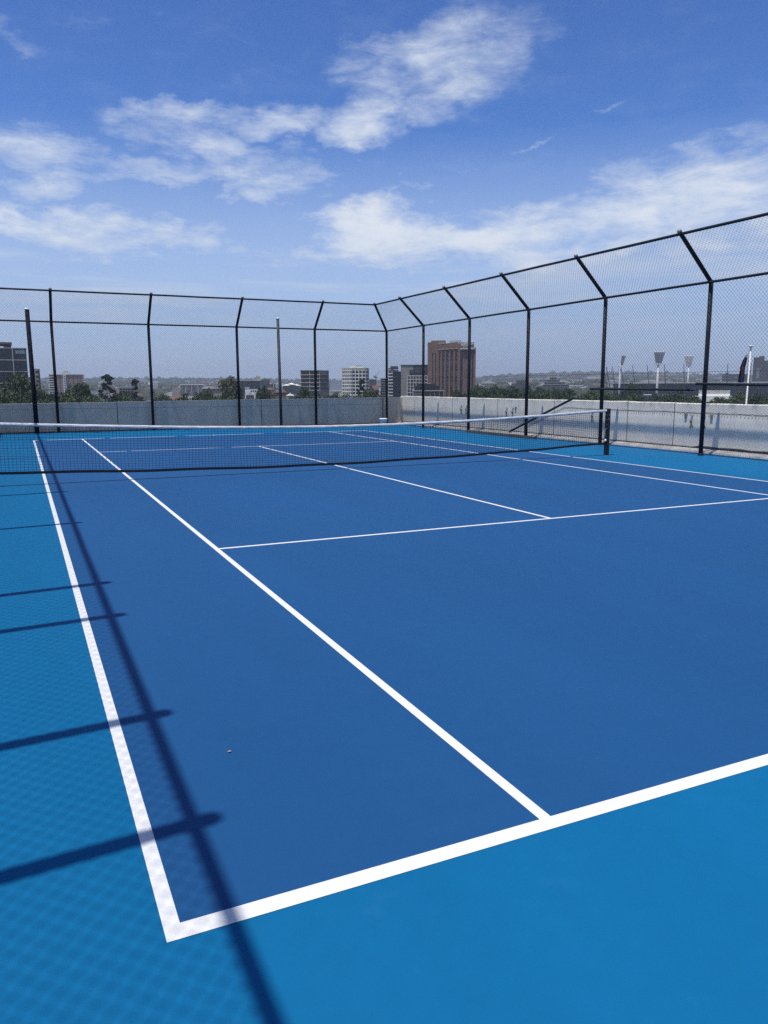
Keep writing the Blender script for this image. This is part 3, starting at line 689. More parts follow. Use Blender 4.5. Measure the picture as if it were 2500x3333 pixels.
# wide dark glass block and its neighbour
b = Bld('glass_office', 'wide low dark glass office with a pale plant room on its roof', 'building', 780, 850, 880)
b.box('glass_wall', M_glass, 781, 849, 1239.5, None, 0, 18); b.box('roof_edge', M_slabW, 780, 850, 1237.6, 1239.5, -.3, 18.3)
for x in (794, 803, 815, 827, 838): b.box('mullion', M_dkgrey, x, x+.5, 1239.5, 1272, -.12, 0)
b.box('plant_room', M_beige, 835, 848, 1224.5, 1237.6, 4, 12); b.box('plant_room', M_grey, 827, 835, 1228, 1237.6, 5, 10)
b = Bld('glass_office', 'dark stepped office block right of the wide glass office', 'building', 850, 898, 950)
b.box('glass_link', M_win2, 850, 860, 1235.5, None, 1, 12); b.box('wall', M_dkgrey, 860, 878, 1234.5, None, 0, 16); b.box('wall', M_dkgrey, 878, 897, 1250, None, 0, 14); b.box('fin', M_slabW, 890, 892, 1250, 1268, -.4, 0)
b = Bld('white_terrace', 'low white flat roofed building before the wide glass office', 'building', 796, 838, 780)
b.box('wall', M_white_b, 797, 812, 1261, None, 0, 8); b.box('wall', M_white_b, 812, 838, 1267, None, -.5, 7); grid(b, 'window', M_win, [(815,820),(822,827),(829,834)], [(1270.5,1274.5)], -.6)
b.box('parapet', M_slabW, 796, 813, 1259.6, 1261.6, -.3, 8.3)
# red roofed houses
def hip_house(x0, x1, ye, yr, D, label, wm, rm, depth=9.):
    b = Bld('tiled_roof_house', label, 'house', x0, x1, D); b.box('wall', wm, x0, x1, ye, None, 0, depth)
    mb = MB(); a0, a1 = b.u(x0)-.5, b.u(x1)+.5; ze, zr = b.z(ye)-.1, b.z(yr); i = min((a1-a0)*.35, depth/2)
    mb.add([(a0,-.5,ze),(a1,-.5,ze),(a1,depth+.5,ze),(a0,depth+.5,ze),(a0+i,depth/2,zr),(a1-i,depth/2,zr)], [(0,1,5,4),(1,2,5),(2,3,4,5),(3,0,4),(0,3,2,1)]); mb.build('roof', rm, b.root)
    c = b.u((x0+x1)/2); MB().box(c-.4, c+.4, depth*.35, depth*.35+.7, zr-1.2, zr+.9).build('chimney', wm, b.root)
    w = (x1-x0)/4
    for k in range(3): b.win(x0+w*(k+.7), x0+w*(k+1.2), ye+2, ye+5.5, M_win)
    return b
hip_house(864, 893, 1268.5, 1262, 760, 'long pink walled house with a low red tiled roof', M_brickP, M_terra)
hip_house(890, 934, 1277, 1270, 640, 'red tiled house behind the weathered post', M_brown, M_terra)
hip_house(932, 956, 1287, 1282.5, 540, 'small white house with a pale roof right of the weathered post', M_white_b, M_slabW, 6)
hip_house(800, 826, 1286, 1281, 560, 'pinkish low house under the dark round tree', M_brickP, M_roofg, 6)
# white tents
t = empty('event_tent', place(957,1256,900).to_tuple()[:2]+(0,), 0, 'white peaked tent roof beyond the trees, left of the framed office', 'tent')
t.location.z = gheight(900, 15)-2
zt = place(957,1246,900).z-t.location.z
for k, dx in enumerate((-9, -3, 3, 8)):
    MB().add([(dx-4,-4,zt*.55),(dx+4,-4,zt*.55),(dx+4,4,zt*.55),(dx-4,4,zt*.55),(dx,0,zt*(1-.06*k))], [(0,1,4),(1,2,4),(2,3,4),(3,0,4),(0,3,2,1)]) if False else None
    mb = MB(); h = zt*(1-.05*abs(k-1)); mb.add([(dx-4,-4,h-1.8),(dx+4,-4,h-1.8),(dx+4,4,h-1.8),(dx-4,4,h-1.8),(dx,0,h)], [(0,1,4),(1,2,4),(2,3,4),(3,0,4),(0,3,2,1)]); mb.build('canopy', M_white_b, t)
MB().box(-12,11,-3,3,0,zt-2.4).build('wall', M_roofg, t)
# brown framed office
b = Bld('framed_office', 'brown open framed office block of six floors right of the weathered post', 'building', 977, 1071, 650)
b.box('glass_wall', mat('brown_glass', (.050,.040,.045), .35), 979, 1042, 1206, None, 1.2, 20); b.box('glass_wall', M_dkgrey, 1042, 1071, 1205.5, None, .3, 20)
for y in (1205, 1218.5, 1231.5, 1244, 1256.5, 1269.5): b.box('floor_slab', M_slabW if y > 1206 else M_browno, 977, 1042.5, y, y+2.4, -.2, 1.2)
for x in (979, 1007.5, 1024, 1040): b.box('column', M_slabW, x, x+1.5, 1207.4, 1281, 0, 1.1)
for y in (1219, 1232, 1244.5, 1257): b.box('floor_slab', M_browno, 1044, 1067, y, y+1.6, -.2, .3)
for y in (1213, 1226, 1239, 1251, 1263):
    for x in (983, 1010, 1027): b.box('handrail', M_browno, x, x+13, y, y+.9, .6, .8)
# pale flat glass building between the framed office and the grid tower
b = Bld('pale_office', 'pale blue grey flat fronted building between framed office and white tower', 'building', 1072, 1112, 900)
b.box('wall', mat('pale_blue_clad', (.26,.31,.36), .4, var=.1, vscale=.1), 1073, 1112, 1239, 1271, 0, 20); b.box('base', M_slabW, 1072, 1112, 1271, 1273, -.5, 20); b.box('podium', M_grey, 1072, 1112, 1273, None, 0, 20)
# white grid tower with chamfered corners
b = Bld('grid_tower', 'white concrete grid tower with dark square windows and roof plant', 'building', 1114, 1200, 700)
def pz(x): return b.u(x)
pts = [(b.u(1146),0),(b.u(1190),0),(b.u(1200),6),(b.u(1200),20),(b.u(1190),26),(b.u(1146),26),(b.u(1114),12),(b.u(1114),9)]
core = MB(); core.prism([(x, y+.35) for x, y in pts], 0, b.z(1200)); core.build('core', M_win, b.root)
cor = MB(); cx, cy = b.u(1157), 13
cor.prism([(cx+(x-cx)*1.03, cy+(y-cy)*1.03) for x, y in pts], b.z(1204), b.z(1197.5)); cor.build('parapet', M_beige, b.root)
rows = [1204+i*11.45 for i in range(9)]
for y in rows:
    s_ = MB(); s_.prism([(cx+(x-cx)*1.022, cy+(yy-cy)*1.022) for x, yy in pts], b.z(y+3.1), b.z(y-.4)); s_.build('floor_band', M_white_b, b.root)
def pier(p, q, n, first=True):
    for i in range(n+1):
        t = i/n; x, y = p[0]+(q[0]-p[0])*t, p[1]+(q[1]-p[1])*t; x, y = cx+(x-cx)*1.012, cy+(y-cy)*1.012
        MB().box(x-.36, x+.36, y-.36, y+.36, 0, b.z(1203)).build('pier', M_white_b, b.root)
pier(pts[0], pts[1], 4); pier(pts[7], pts[0], 5); pier(pts[1], pts[2], 1); pier(pts[2], pts[3], 2)
b.box('plant_room', M_white_b, 1138, 1183, 1192, 1198, 4, 20); b.box('plant_room', M_slabW, 1142, 1160, 1188.5, 1192, 6, 14); b.box('plant_deck', M_roofg, 1160, 1180, 1189.5, 1191, 6, 14)
b.box('antenna', M_beige, 1146, 1146.6, 1184, 1189, 8, 8.3); b.box('antenna', M_beige, 1153, 1153.5, 1185, 1189, 8, 8.3)
# blue grey block, crane, orange roof
b = Bld('distant_office', 'blue grey block behind the crane, right of the white grid tower', 'building', 1202, 1226, 1000)
b.box('wall', M_dkgrey, 1202, 1225, 1236, None, 0, 20); b.box('roof_edge', M_grey, 1201, 1226, 1234.5, 1236.2, -.4, 20.4)
t = empty('tower_crane', (0,0,0), 0, 'slim tower crane on the skyline between the grid tower and the corner post', 'crane')
c0 = place(1224, 1256, 1100); t.location = (c0.x, c0.y, gheight(1100, 24)-1); H = place(1224,1226,1100).z-t.location.z
MB().tube([(0,0,0),(0,0,H)], .7, 4).build('mast', M_pole, t); MB().tube([(-3,0,H-1),(2.5,0,H-1)], .8, 4).build('cab', M_dkgrey, t)
MB().tube([(0,0,H),(6.5,0,H+9)], .28, 4).build('jib', M_mast, t); MB().tube([(0,0,H),(-4.5,0,H+1)], .5, 4).build('counter_jib', M_mast, t); MB().tube([(0,0,H),(-.6,0,H+4.5)], .3, 4).build('tower_head', M_mast, t)
b = Bld('orange_roof_building', 'low building with an orange red roof panel right of the white tower', 'building', 1210, 1240, 520)
b.box('wall', M_grey, 1211, 1239, 1260.5, None, 0, 9); b.box('roof_panel', M_orange, 1211, 1227, 1254.5, 1260, .5, 6); b.box('end_wall', M_white_b, 1234.5, 1238.5, 1263, 1288, -.5, 0)
# scaffolded building
b = Bld('scaffold_building', 'grey building wrapped in scaffolding just left of the corner post', 'building', 1239, 1258, 520)
b.box('wall', mat('scaff_net', (.13,.16,.18), .9), 1240, 1257, 1232, None, 1, 10)
for y in range(1230, 1292, 8): b.box('scaffold_deck', M_slabW, 1238.5, 1258, y, y+.9, -.5, 1)
for x in (1239, 1245, 1251, 1257): b.box('scaffold_pole', M_mast, x, x+.4, 1226, None, -.5, -.4)
# white balcony block
b = Bld('balcony_block', 'narrow white apartment block with stacked rounded balconies right of the corner post', 'building', 1263, 1297, 520)
b.box('wall', M_grey, 1264, 1297, 1204, None, .8, 14); b.box('plant_room', M_dkgrey, 1271, 1296, 1191.5, 1200, 3, 11); b.box('roof_slab', M_dkgrey, 1264, 1297, 1198.5, 1201, -.5, 14)
b.box('frame', M_brickP, 1273.5, 1282, 1202, 1215, .3, .9)
for i in range(8):
    y = 1210+i*10.2; b.box('balcony', M_white_b, 1264, 1279, y+4, y+7.2, -.9, 1); b.win(1266, 1270, y-.6, y+3.4, M_win, d=.7); b.win(1272.5, 1277.5, y-.6, y+3.4, M_win, d=.7)
b = Bld('glass_tower', 'blue black glass office standing before the tall grey concrete building', 'building', 1279, 1306, 470)
b.box('glass_wall', M_glass, 1279, 1305.5, 1210, None, 0, 12); b.box('roof_edge', M_dkgrey, 1278.6, 1306, 1208.8, 1210.3, -.3, 12)
for y in range(1219, 1284, 9): b.box('floor_line', M_dkgrey, 1279, 1305.5, y, y+.7, -.12, 0)
# grey concrete building
b = Bld('concrete_office', 'grey brown concrete building with dark upper floors left of the brown hotel', 'building', 1304, 1394, 660)
b.box('wall', M_grey, 1305, 1345, 1188.5, None, 0, 20); b.box('wall', M_grey, 1345, 1394, 1190, None, .6, 20)
b.box('dark_upper', M_dkgrey, 1345.5, 1394, 1188, 1203.5, 0, .6); b.box('dark_upper', M_glass, 1333, 1390, 1204, 1221.5, -.5, .6)
b.box('glass_band', M_win2, 1337, 1370, 1206, 1213, -.7, -.5); b.box('roof_slab', M_dkgrey, 1303.5, 1394.5, 1187, 1188.3, -.4, 20)
# white frame building
b = Bld('frame_building', 'building with an open white grid frame in front of the grey concrete one', 'building', 1325, 1392, 590)
b.box('wall', mat('frame_back', (.10,.10,.095), .6), 1327, 1391, 1224, None, 1.6, 12)
for y in (1222, 1234, 1245, 1256, 1266, 1277): b.box('beam', M_white_b, 1325, 1391, y, y+1.4, -.1, 1.0)
for x in (1325.2, 1335, 1344.5, 1354, 1363.5, 1373, 1381.5, 1390): b.box('column', M_white_b, x, x+1.3, 1223, None, -.2, .9)
for x in (1330, 1349, 1368): b.box('panel', M_beige, x, x+4, 1225, 1288, 1.2, 1.6)
# terraced glass building
b = Bld('terrace_building', 'low dark glass building with pale terrace slabs in front of the brown hotel', 'building', 1340, 1446, 480)
b.box('glass_wall', M_glass, 1350, 1432, 1257, 1270, 3, 14); b.box('glass_wall', M_glass, 1362, 1418, 1250, 1257, 5, 12); b.box('roof_slab', M_dkgrey, 1347, 1444, 1255.8, 1257.3, 2, 15); b.box('roof_slab', M_slabW, 1390, 1402, 1247.6, 1249.4, 4, 8)
b.box('roof_slab', M_dkgrey, 1360, 1420, 1248.8, 1250.2, 4, 13)
b.box('terrace_slab', M_slabW, 1341, 1446, 1270.6, 1273, -.5, 15); b.box('lower_wall', M_roofg, 1345, 1444, 1273, None, 3, 14)
for i in range(12): x = 1342+i*(3.6 if i < 9 else 3.6); b.box('column', M_slabW, x, x+.9, 1273, 1290, -.3, .2)
for x in (1400, 1415, 1430, 1444): b.box('column', M_slabW, x, x+.9, 1273, 1288, -.3, .2)

# brown brick hotel
b = Bld('hotel_tower', 'tall brown brick hotel tower with window columns and a lettered sign', 'building', 1391, 1547, 640)
b.box('wall', M_brown, 1391.5, 1428, 1114, None, 0, 24)
b.box('wall', M_brown, 1428, 1490, 1140, None, .9, 24); b.box('wall', M_brown, 1490, 1497, 1117, None, 0, 24)
b.box('wall', M_brownD, 1497, 1541, 1137, None, 1.2, 24); b.box('wall', M_brown, 1541, 1547.5, 1131, None, .4, 24)
b.box('sign_block', M_brown, 1497, 1541, 1114.5, 1130, 0, 20); b.box('cornice', M_slabW, 1499, 1536, 1131.5, 1137, -.5, 1.3); b.box('cornice', M_beige, 1537, 1544, 1131.5, 1137, -.5, 1.3)
b.box('cornice', M_brown, 1497, 1541, 1130, 1131.5, -.1, 1)
# sloping cornice over the window columns
mb = MB(); xa, xb = b.u(1426), b.u(1490); mb.add([(xa,0,b.z(1140,1426)),(xb,0,b.z(1136,1490)),(xb,0,b.z(1113,1490)),(xa,0,b.z(1121,1426)),(xa,22,b.z(1140,1426)),(xb,22,b.z(1136,1490)),(xb,22,b.z(1113,1490)),(xa,22,b.z(1121,1426))], [(0,1,2,3),(4,7,6,5),(0,4,5,1),(1,5,6,2),(2,6,7,3),(3,7,4,0)]); mb.build('attic_wall', M_brown, b.root)
b.box('roof_box', M_brown, 1402, 1449, 1107.5, 1115, 3, 20); b.box('roof_box', M_beige, 1426, 1447, 1114.5, 1119, -.15, 3)
for i in range(9): b.box('roof_screen', M_beige, 1462+i*4.4, 1464.6+i*4.4, 1107, 1113 if i > 2 else 1116, 4, 14)
b.box('antenna', M_mast, 1519, 1519.8, 1105.5, 1114.5, 5, 5.4)
cols = [(1425.5,1432),(1438.5,1445),(1452,1459),(1467,1474),(1481,1488)]
for i, (a, c) in enumerate(cols):
    b.box('pier', M_brown, c, c+6.6 if i < 4 else c+4, 1141-i*.8, None, .2, .9)
    cap = b.box('window_hood', M_beige, a-1.5, c+1, 1136.5-i, 1139.8-i, -.3, .9)
    for r_ in range(13): b.win(a+.4, c-.4, 1144-i*.4+r_*11.4, 1152.2-i*.4+r_*11.4, M_win if r_ % 3 else M_win2, d=.8)
b.box('slot', M_win, 1406, 1409, 1151, None, -.05, .4); b.box('slot', M_win, 1416, 1419, 1151, None, -.05, .4); b.box('slot_head', M_win, 1406, 1419, 1149.5, 1151.5, -.05, .4)
b.box('slot', M_win, 1499, 1505, 1139, None, 1.1, 1.4); b.box('slot', M_win, 1535, 1540, 1139, None, 1.1, 1.4); b.box('downpipe', M_grey, 1508, 1508.8, 1142, None, 1.0, 1.2)
def sign_text(txt, size, x, z, m, parent, wmax, d=-.25):
    cu_ = bpy.data.curves.new('sign_lettering', 'FONT'); cu_.body = txt; cu_.size = size; cu_.extrude = .12; cu_.resolution_u = 3; cu_.offset = .04
    o = bpy.data.objects.new('tmp_text', cu_); COL.objects.link(o); bpy.context.view_layer.update()
    me = bpy.data.meshes.new_from_object(o.evaluated_get(bpy.context.evaluated_depsgraph_get())); bpy.data.objects.remove(o)
    me.name = 'sign_lettering'; me.materials.clear(); me.materials.append(m)
    xs = [v.co.x for v in me.vertices]; w = max(xs)-min(xs); k = wmax/w
    for v in me.vertices: v.co = ((v.co.x-min(xs))*k, -v.co.z, v.co.y)
    for p_ in me.polygons: p_.material_index = 0
    o = link('sign_lettering', me, parent); o.location = (x, d, z); return o
M_let = mat('white_letters', (.85, .85, .83), .5)
sign_text('pullman', 2.9, b.u(1499), b.z(1122.5, 1515), M_let, b.root, b.u(1538)-b.u(1499))
sign_text('MELBOURNE', 1.1, b.u(1503), b.z(1127.3, 1515), M_let, b.root, (b.u(1527)-b.u(1503)))

# dark blocks on the slope and at the right
b = Bld('hillside_offices', 'dark stepped office blocks on the slope right of the hotel', 'building', 1645, 1716, 900)
b.box('wall', M_dkgrey, 1680, 1716, 1238, None, 0, 25); b.box('wall', M_dkgrey, 1664, 1680, 1250, None, 0, 25); b.box('wall', M_dkgrey, 1650, 1664, 1256, None, 0, 22)
b = Bld('terraced_offices', 'long terraced blocks with pale floor edges on the slope behind the slanting pipe', 'building', 1768, 1852, 1100)
for i, (x0, x1, y) in enumerate(((1788,1812,1228),(1778,1822,1236),(1772,1838,1243),(1768,1852,1251))):
    b.box('wall', M_dkgrey, x0, x1, y, None, 12-i*4, 34-i*4); b.box('floor_edge', M_slabW if i > 0 else M_grey, x0, x1-8, y, y+1, 11.6-i*4, 12-i*4)
b.box('plant_room', M_grey, 1779, 1786, 1218, 1228, 14, 20); b.box('plant_room', M_grey, 1789, 1797, 1216, 1228, 14, 20)
b = Bld('long_office', 'long dark flat roofed block above the stadium roof, left of the flag', 'building', 2348, 2436, 1500)
b.box('wall', M_dkgrey, 2349, 2436, 1217, None, 0, 30); b.box('wall', M_dkgrey, 2358, 2366, 1213, 1217, 3, 12)
for x in (2391, 2402, 2410): b.box('window_band', M_beige, x, x+6, 1227.5, 1230, -.4, .2)
b = Bld('dark_tower', 'dark blue tower block at the right edge of the view', 'building', 2447, 2560, 1300)
b.box('wall', M_dkgrey, 2447, 2482, 1163, None, 0, 40); b.box('wall', M_dkgrey, 2482, 2560, 1173, None, -1, 40); b.box('plant_room', M_dkgrey, 2464, 2481, 1158.5, 1163, 5, 25)
grid(b, 'window', mat('pale_pane', (.30,.35,.40), .4), [(2460,2463.4),(2464.6,2468)], [(1202+i*5, 1205.4+i*5) for i in range(6)])
b.box('frame', M_grey, 2458, 2470, 1200, 1201.5, -.3, 0)
b = Bld('white_pavilion', 'bright white low building below the stadium wall', 'building', 2274, 2380, 560)
b.box('wall', M_white_b, 2276, 2378, 1273, None, 0, 14); b.box('roof_slab', M_slabW, 2275, 2379, 1271.6, 1273, -.5, 14.5); b.box('podium', M_white_b, 2256, 2386, 1288.5, None, -3, 0)
b = Bld('white_pavilion', 'small white canopy row among trees below the middle floodlight', 'building', 2095, 2190, 480)
b.box('canopy', M_white_b, 2097, 2122, 1284, 1286.2, 0, 5); b.box('canopy', M_white_b, 2148, 2188, 1284, 1286, 0, 5); b.box('post', M_pole, 2160, 2161.5, 1284, 1297, 1, 1.4); b.box('post', M_pole, 2110, 2111, 1284, None, 1, 1.4)

# stadium
def stadium():
    c0 = place(2398, 1256, 1030); root = empty('stadium', (c0.x, c0.y, GZ), 0, 'long oval sports stadium with a light roof edge and raked masts', 'stadium')
    ez = lambda y, D: place(2300, y, D).z-GZ
    rx, ry = 148, 130; ex = math.atan2(c0.x-CAM.x, c0.y-CAM.y)
    # oval ring, near side about 900 m away
    def ring(nm, m, z0, z1, f0, f1, n=72):
        V = []; F = []
        for k in range(n):
            a = 2*math.pi*k/n; c, s_ = math.cos(a), math.sin(a)
            for (f, z) in ((f0, z0), (f0, z1), (f1, z1), (f1, z0)): V.append((rx*f*c, ry*f*s_, z))
        for k in range(n):
            j = (k+1) % n
            for q in range(4): F.append((k*4+q, k*4+(q+1) % 4, j*4+(q+1) % 4, j*4+q))
        mb = MB(); mb.add(V, F); return mb.build(nm, m, root)
    zt = ez(1243, 905); ring('outer_wall', M_stad, 0, zt-4, 1.0, .94); ring('roof', M_stadr, zt-1.4, zt, 1.05, .72); ring('gallery', M_stad, zt-4, zt-1.4, 1.015, .96)
    ring('seating', M_dkgrey, 0, zt-5, .93, .72)
    zl = ez(1250.5, 905); ring('rail_band', M_stadr, zl-.6, zl+.6, 1.012, 1.0)
    n = 44
    for k in range(n):      # raked masts all round
        a = 2*math.pi*k/n; x, y = rx*1.03*math.cos(a), ry*1.03*math.sin(a); o = 1.10
        if x*(CAM.x-c0.x)+y*(CAM.y-c0.y) < -.25*rx*math.hypot(CAM.x-c0.x, CAM.y-c0.y): continue
        MB().tube([(x, y, 0), (x*o/1.03, y*o/1.03, zt+18.5)], [.6, .3], 6).build('mast', M_mast, root)
    for k in range(26):
        a = 2*math.pi*(k+.5)/26; x, y = rx*1.004*math.cos(a), ry*1.004*math.sin(a); MB().box(x-.6, x+.6, y-.6, y+.6, 0, zt-4).build('pilaster', M_roofg, root)
stadium()
def floodlight(x, D, ytop, w, yaw, label, rake=0.):
    c = place(x, 1256, D); root = empty('floodlight_tower', (c.x, c.y, GZ), -math.atan2(c.x-CAM.x, c.y-CAM.y)+yaw, label, 'floodlight', 'floodlight towers at the stadium')
    H = place(x, ytop, D).z-GZ; hh = w*1.05; zb = H-hh
    MB().tube([(0,1.2,0),(0,1.2,zb*.5),(0,1.2,zb+2)], [1.2,1.05,.8], 14).build('pole', M_pole, root, True)
    fr = MB(); nx, nz = 5, 6
    for i in range(nx+1):
        t = i/nx-.5; fr.tube([(t*w*.5,0,zb),(t*w,-2.2,H)], .30, 5)
    for j in range(nz+1):
        t = j/nz; k = .5+.5*t; fr.tube([(-w*k/2,-2.2*t,zb+hh*t),(w*k/2,-2.2*t,zb+hh*t)], .30, 5)
    fr.build('lamp_frame', M_pole, root)
    for i in range(nx):
        for j in range(nz):
            t = (j+.5)/nz; k = .5+.5*t; u = ((i+.5)/nx-.5)*w*k; sx = w*k/nx*.33; zz = zb+hh*t; yy = -2.2*t-.3
            MB().box(u-sx, u+sx, yy-.25, yy+.25, zz-hh/nz*.33, zz+hh/nz*.33).build('lamp', M_lamp, root)
    MB().tube([(-w*.3,.6,zb),(0,1.2,zb-3),(w*.3,.6,zb)], .4, 6).build('yoke', M_pole, root)
floodlight(2140, 760, 1145, 9.5, R(10), 'largest floodlight tower, middle of the three, in front of the stadium')
floodlight(2020, 880, 1158, 9.5, R(66), 'floodlight tower turned edge on, left of the other two')
floodlight(2238, 1180, 1158, 12.5, R(-8), 'farthest floodlight tower, standing behind the stadium roof')

# flag pole with a limp dark flag
def flagpole():
    D = 46.; c = place(2425.5, 1305, D); root = empty('flagpole', (c.x, c.y, GZ), -math.atan2(c.x-CAM.x, c.y-CAM.y), 'tall white flagpole near the right edge of the view', 'flagpole')
    H = place(2432, 1131, D).z-GZ; lean = .10
    MB().tube([(-.02,0,0),(0,0,H-8),(lean,0,H)], [.062,.052,.038], 12).build('pole', M_pole, root, True)
    MB().lathe([(.02,0),(.10,.02),(.11,.07),(.05,.12)], 12, (lean,0,H)).build('finial', M_pole, root)
    MB().tube([(lean-.08,0,H-.05),(-.06,0,H-6),(-.11,0,2)], .008, 4).build('halyard', M_mast, root)
    fb = MB(); nU, nV = 14, 18; zt = place(2428,1150,D).z-GZ; zb = place(2420,1245,D).z-GZ
    V = []
    for j in range(nV+1):
        t = j/nV; wd = .10+.22*min(1, t*2.2)-.06*t
        for i in range(nU+1):
            s_ = i/nU; x = -.04-s_*wd-.10*t; y = .09*math.sin(s_*9+t*2)*min(1, .3+t); V.append((x+.02*math.sin(t*9+s_*3), y-.05, zt-(zt-zb)*t-.12*s_*(1-t)))
    F = [(j*(nU+1)+i, j*(nU+1)+i+1, (j+1)*(nU+1)+i+1, (j+1)*(nU+1)+i) for j in range(nV) for i in range(nU)]
    V2 = [(x, y+.012, z) for x, y, z in V]; n0 = len(V)
    fb.add(V, F); fb.add(V2, [tuple(reversed(f)) for f in F])
    fb.mi = [ (2 if (j in (1,) and i < 8) else 1 if ((j in (0, 8) and i > 3) or (j in (9,10) and i > 8)) else 0) for j in range(nV) for i in range(nU)]*2
    o = fb.build('flag', [M_navy, M_red, M_fw], None, True); o.matrix_world = Matrix.Translation(root.location) @ Matrix.Rotation(root.rotation_euler.z, 4, 'Z')
    tag(o, 'limp dark navy flag hanging in folds from the white pole', 'flag')
flagpole()

# ------------------------------------------------------------------ trees
TP = {}
def tree_proto(key, kind, fm, H, W, seed, trunkh=.3):
    """tapered trunk and limbs; crown of many leaf-sized faces in clumps"""
    rnd = random.Random(seed)
    tb = MB(); tb.tube([(0,0,0),(rnd.uniform(-.3,.3),0,H*.3),(rnd.uniform(-.5,.5),rnd.uniform(-.4,.4),H*.62)], [H*.028,H*.02,H*.011], 8)
    cl = []
    if kind == 'round':
        for i in range(46):
            a = rnd.uniform(0, 6.28); u = rnd.uniform(-.75, 1); rr = math.sqrt(max(0, 1-u*u))*rnd.uniform(.55, 1.0)
            cl.append((W/2*rr*math.cos(a), W/2*rr*math.sin(a), H*.60+H*.36*u, W*rnd.uniform(.13, .21)))
    elif kind == 'spread':
        for i in range(44):
            a = rnd.uniform(0, 6.28); u = rnd.uniform(-.4, 1); rr = math.sqrt(max(0, 1-u*u*.9))*rnd.uniform(.3, 1.05)
            cl.append((W/2*rr*math.cos(a), W/2*rr*math.sin(a), H*.66+H*.28*u+rnd.uniform(-.6, .6), W*rnd.uniform(.08, .16)))
    elif kind == 'pine':
        for i in range(30):
            t = rnd.random()**.8; a = rnd.uniform(0, 6.28); rr = (W/2)*(1.0-.62*t)*rnd.uniform(.35, 1)
            cl.append((rr*math.cos(a)*(1.1 if t < .5 else .7), rr*math.sin(a), H*(.30+.66*t), W*rnd.uniform(.09, .16)*(1-.25*t)))
        cl.append((W*.04, 0, H*.97, W*.12)); cl.append((-W*.10, 0, H*.95, W*.10))
    else:   # scrub
        for i in range(30):
            a = rnd.uniform(0, 6.28); rr = rnd.random()**.6
            cl.append((W/2*rr*math.cos(a), W/2*rr*math.sin(a), H*(.30+.5*(1-rr*rr)*rnd.random()+.1), W*rnd.uniform(.10, .17)))
    for i in range(0, len(cl), 4):
        x, y, z, r_ = cl[i]; z0 = H*rnd.uniform(.28, .55); z0 = min(z0, z-.4)
        tb.tube([(0,0,z0),(x*.5,y*.5,(z0+z)/2+.2),(x*.92,y*.92,z)], [H*.011,H*.007,H*.003], 5)
    cb_ = MB(); ls = .030*math.sqrt(H*W)*(.8 if kind == 'pine' else 1)
    per = 95 if kind != 'pine' else 120
    for (x, y, z, r_) in cl:
        sq = .72 if kind != 'pine' else .42
        for q in range(per):
            v = Vector((rnd.gauss(0,1), rnd.gauss(0,1), rnd.gauss(0,1))).normalized()*r_*rnd.random()**.38
            p = Vector((x+v.x, y+v.y, z+v.z*sq)); a = Vector((rnd.gauss(0,1), rnd.gauss(0,1), rnd.gauss(0,.7))).normalized(); b_ = a.cross(Vector((rnd.gauss(0,1), rnd.gauss(0,1), rnd.gauss(0,1)))).normalized()
            l = ls*rnd.uniform(.6, 1.3); a *= l; b_ *= l*.7
            cb_.add([p-a, p+b_*.9, p+a, p-b_*.9], [(0,1,2,3)])
    TP[key] = (tb.mesh('trunk', M_bark, True), cb_.mesh('crown', fm), H, W)
tree_proto('round_dark', 'round', F_dark, 16, 15, 1); tree_proto('round_mid', 'round', F_mid, 15, 14, 2); tree_proto('round_olive', 'round', F_olive, 16, 13, 3)
tree_proto('spread_dark', 'spread', F_dark, 17, 18, 4); tree_proto('spread_mid', 'spread', F_mid, 15, 17, 5); tree_proto('scrub_brown', 'scrub', F_brown, 10, 12, 6)
tree_proto('scrub_olive', 'scrub', F_olive, 9, 12, 7); tree_proto('pine', 'pine', F_pine, 22, 12, 8); tree_proto('pine_slim', 'pine', F_pine, 20, 8, 9)
def tree(key, x, ytop, D, wpx, label, group=None, name='tree', zf=None):
    """x, ytop, wpx: where the crown's middle, top and width show from the court; D metres away; rooted at street level"""
    c = place(x, 1256, D); z0 = GZ if D < 500 else gheight(D, math.degrees(math.atan2(c.x-CAM.x, c.y-CAM.y))); H = place(x, ytop, D).z-z0
    tm, cm, h0, w0 = TP[key]; W = wpx/FPX*D*.97; sx, sz = W/w0, H/h0
    r_ = empty(name, (c.x, c.y, z0), random.uniform(0, 6.28), label, 'tree', group); r_.scale = (sx, sx, sz)
    link('trunk', tm, r_); link('crown', cm, r_); return r_
tree('round_mid', 58, 1222, 330, 116, 'big rounded green tree in front of the dark glass office', name='round_tree')
tree('pine', 352, 1218, 400, 82, 'tall dark ragged pine, the taller of the two', name='pine_tree')
tree('pine_slim', 438, 1232, 410, 48, 'slim dark pine, the smaller one right of the tall pine', name='pine_tree')
tree('spread_dark', 258, 1249, 360, 96, 'broad dark tree in front of the pink brick block', name='broad_tree')
tree('round_olive', 748, 1231, 400, 84, 'tall olive green tree left of the wide glass office', name='olive_tree')
tree('round_dark', 858, 1261, 400, 70, 'round very dark tree left of the weathered post', name='round_tree')
tree('spread_dark', 988, 1262, 420, 76, 'dark spreading tree below the framed office', name='broad_tree')
tree('scrub_brown', 1062, 1273, 360, 104, 'brownish green tree right below the framed office', name='scrub_tree')
tree('pine', 1178, 1234, 430, 62, 'dark pine in front of the white grid tower', name='pine_tree')
tree('round_olive', 1210, 1265, 380, 68, 'olive rounded tree right of the dark pine before the white tower', name='olive_tree')
tree('round_dark', 2060, 1250, 520, 62, 'dark green tree showing above the level pipe', name='round_tree')
tree('round_dark', 2205, 1272, 430, 88, 'dark tree between the white canopies and the bright pavilion', name='round_tree')
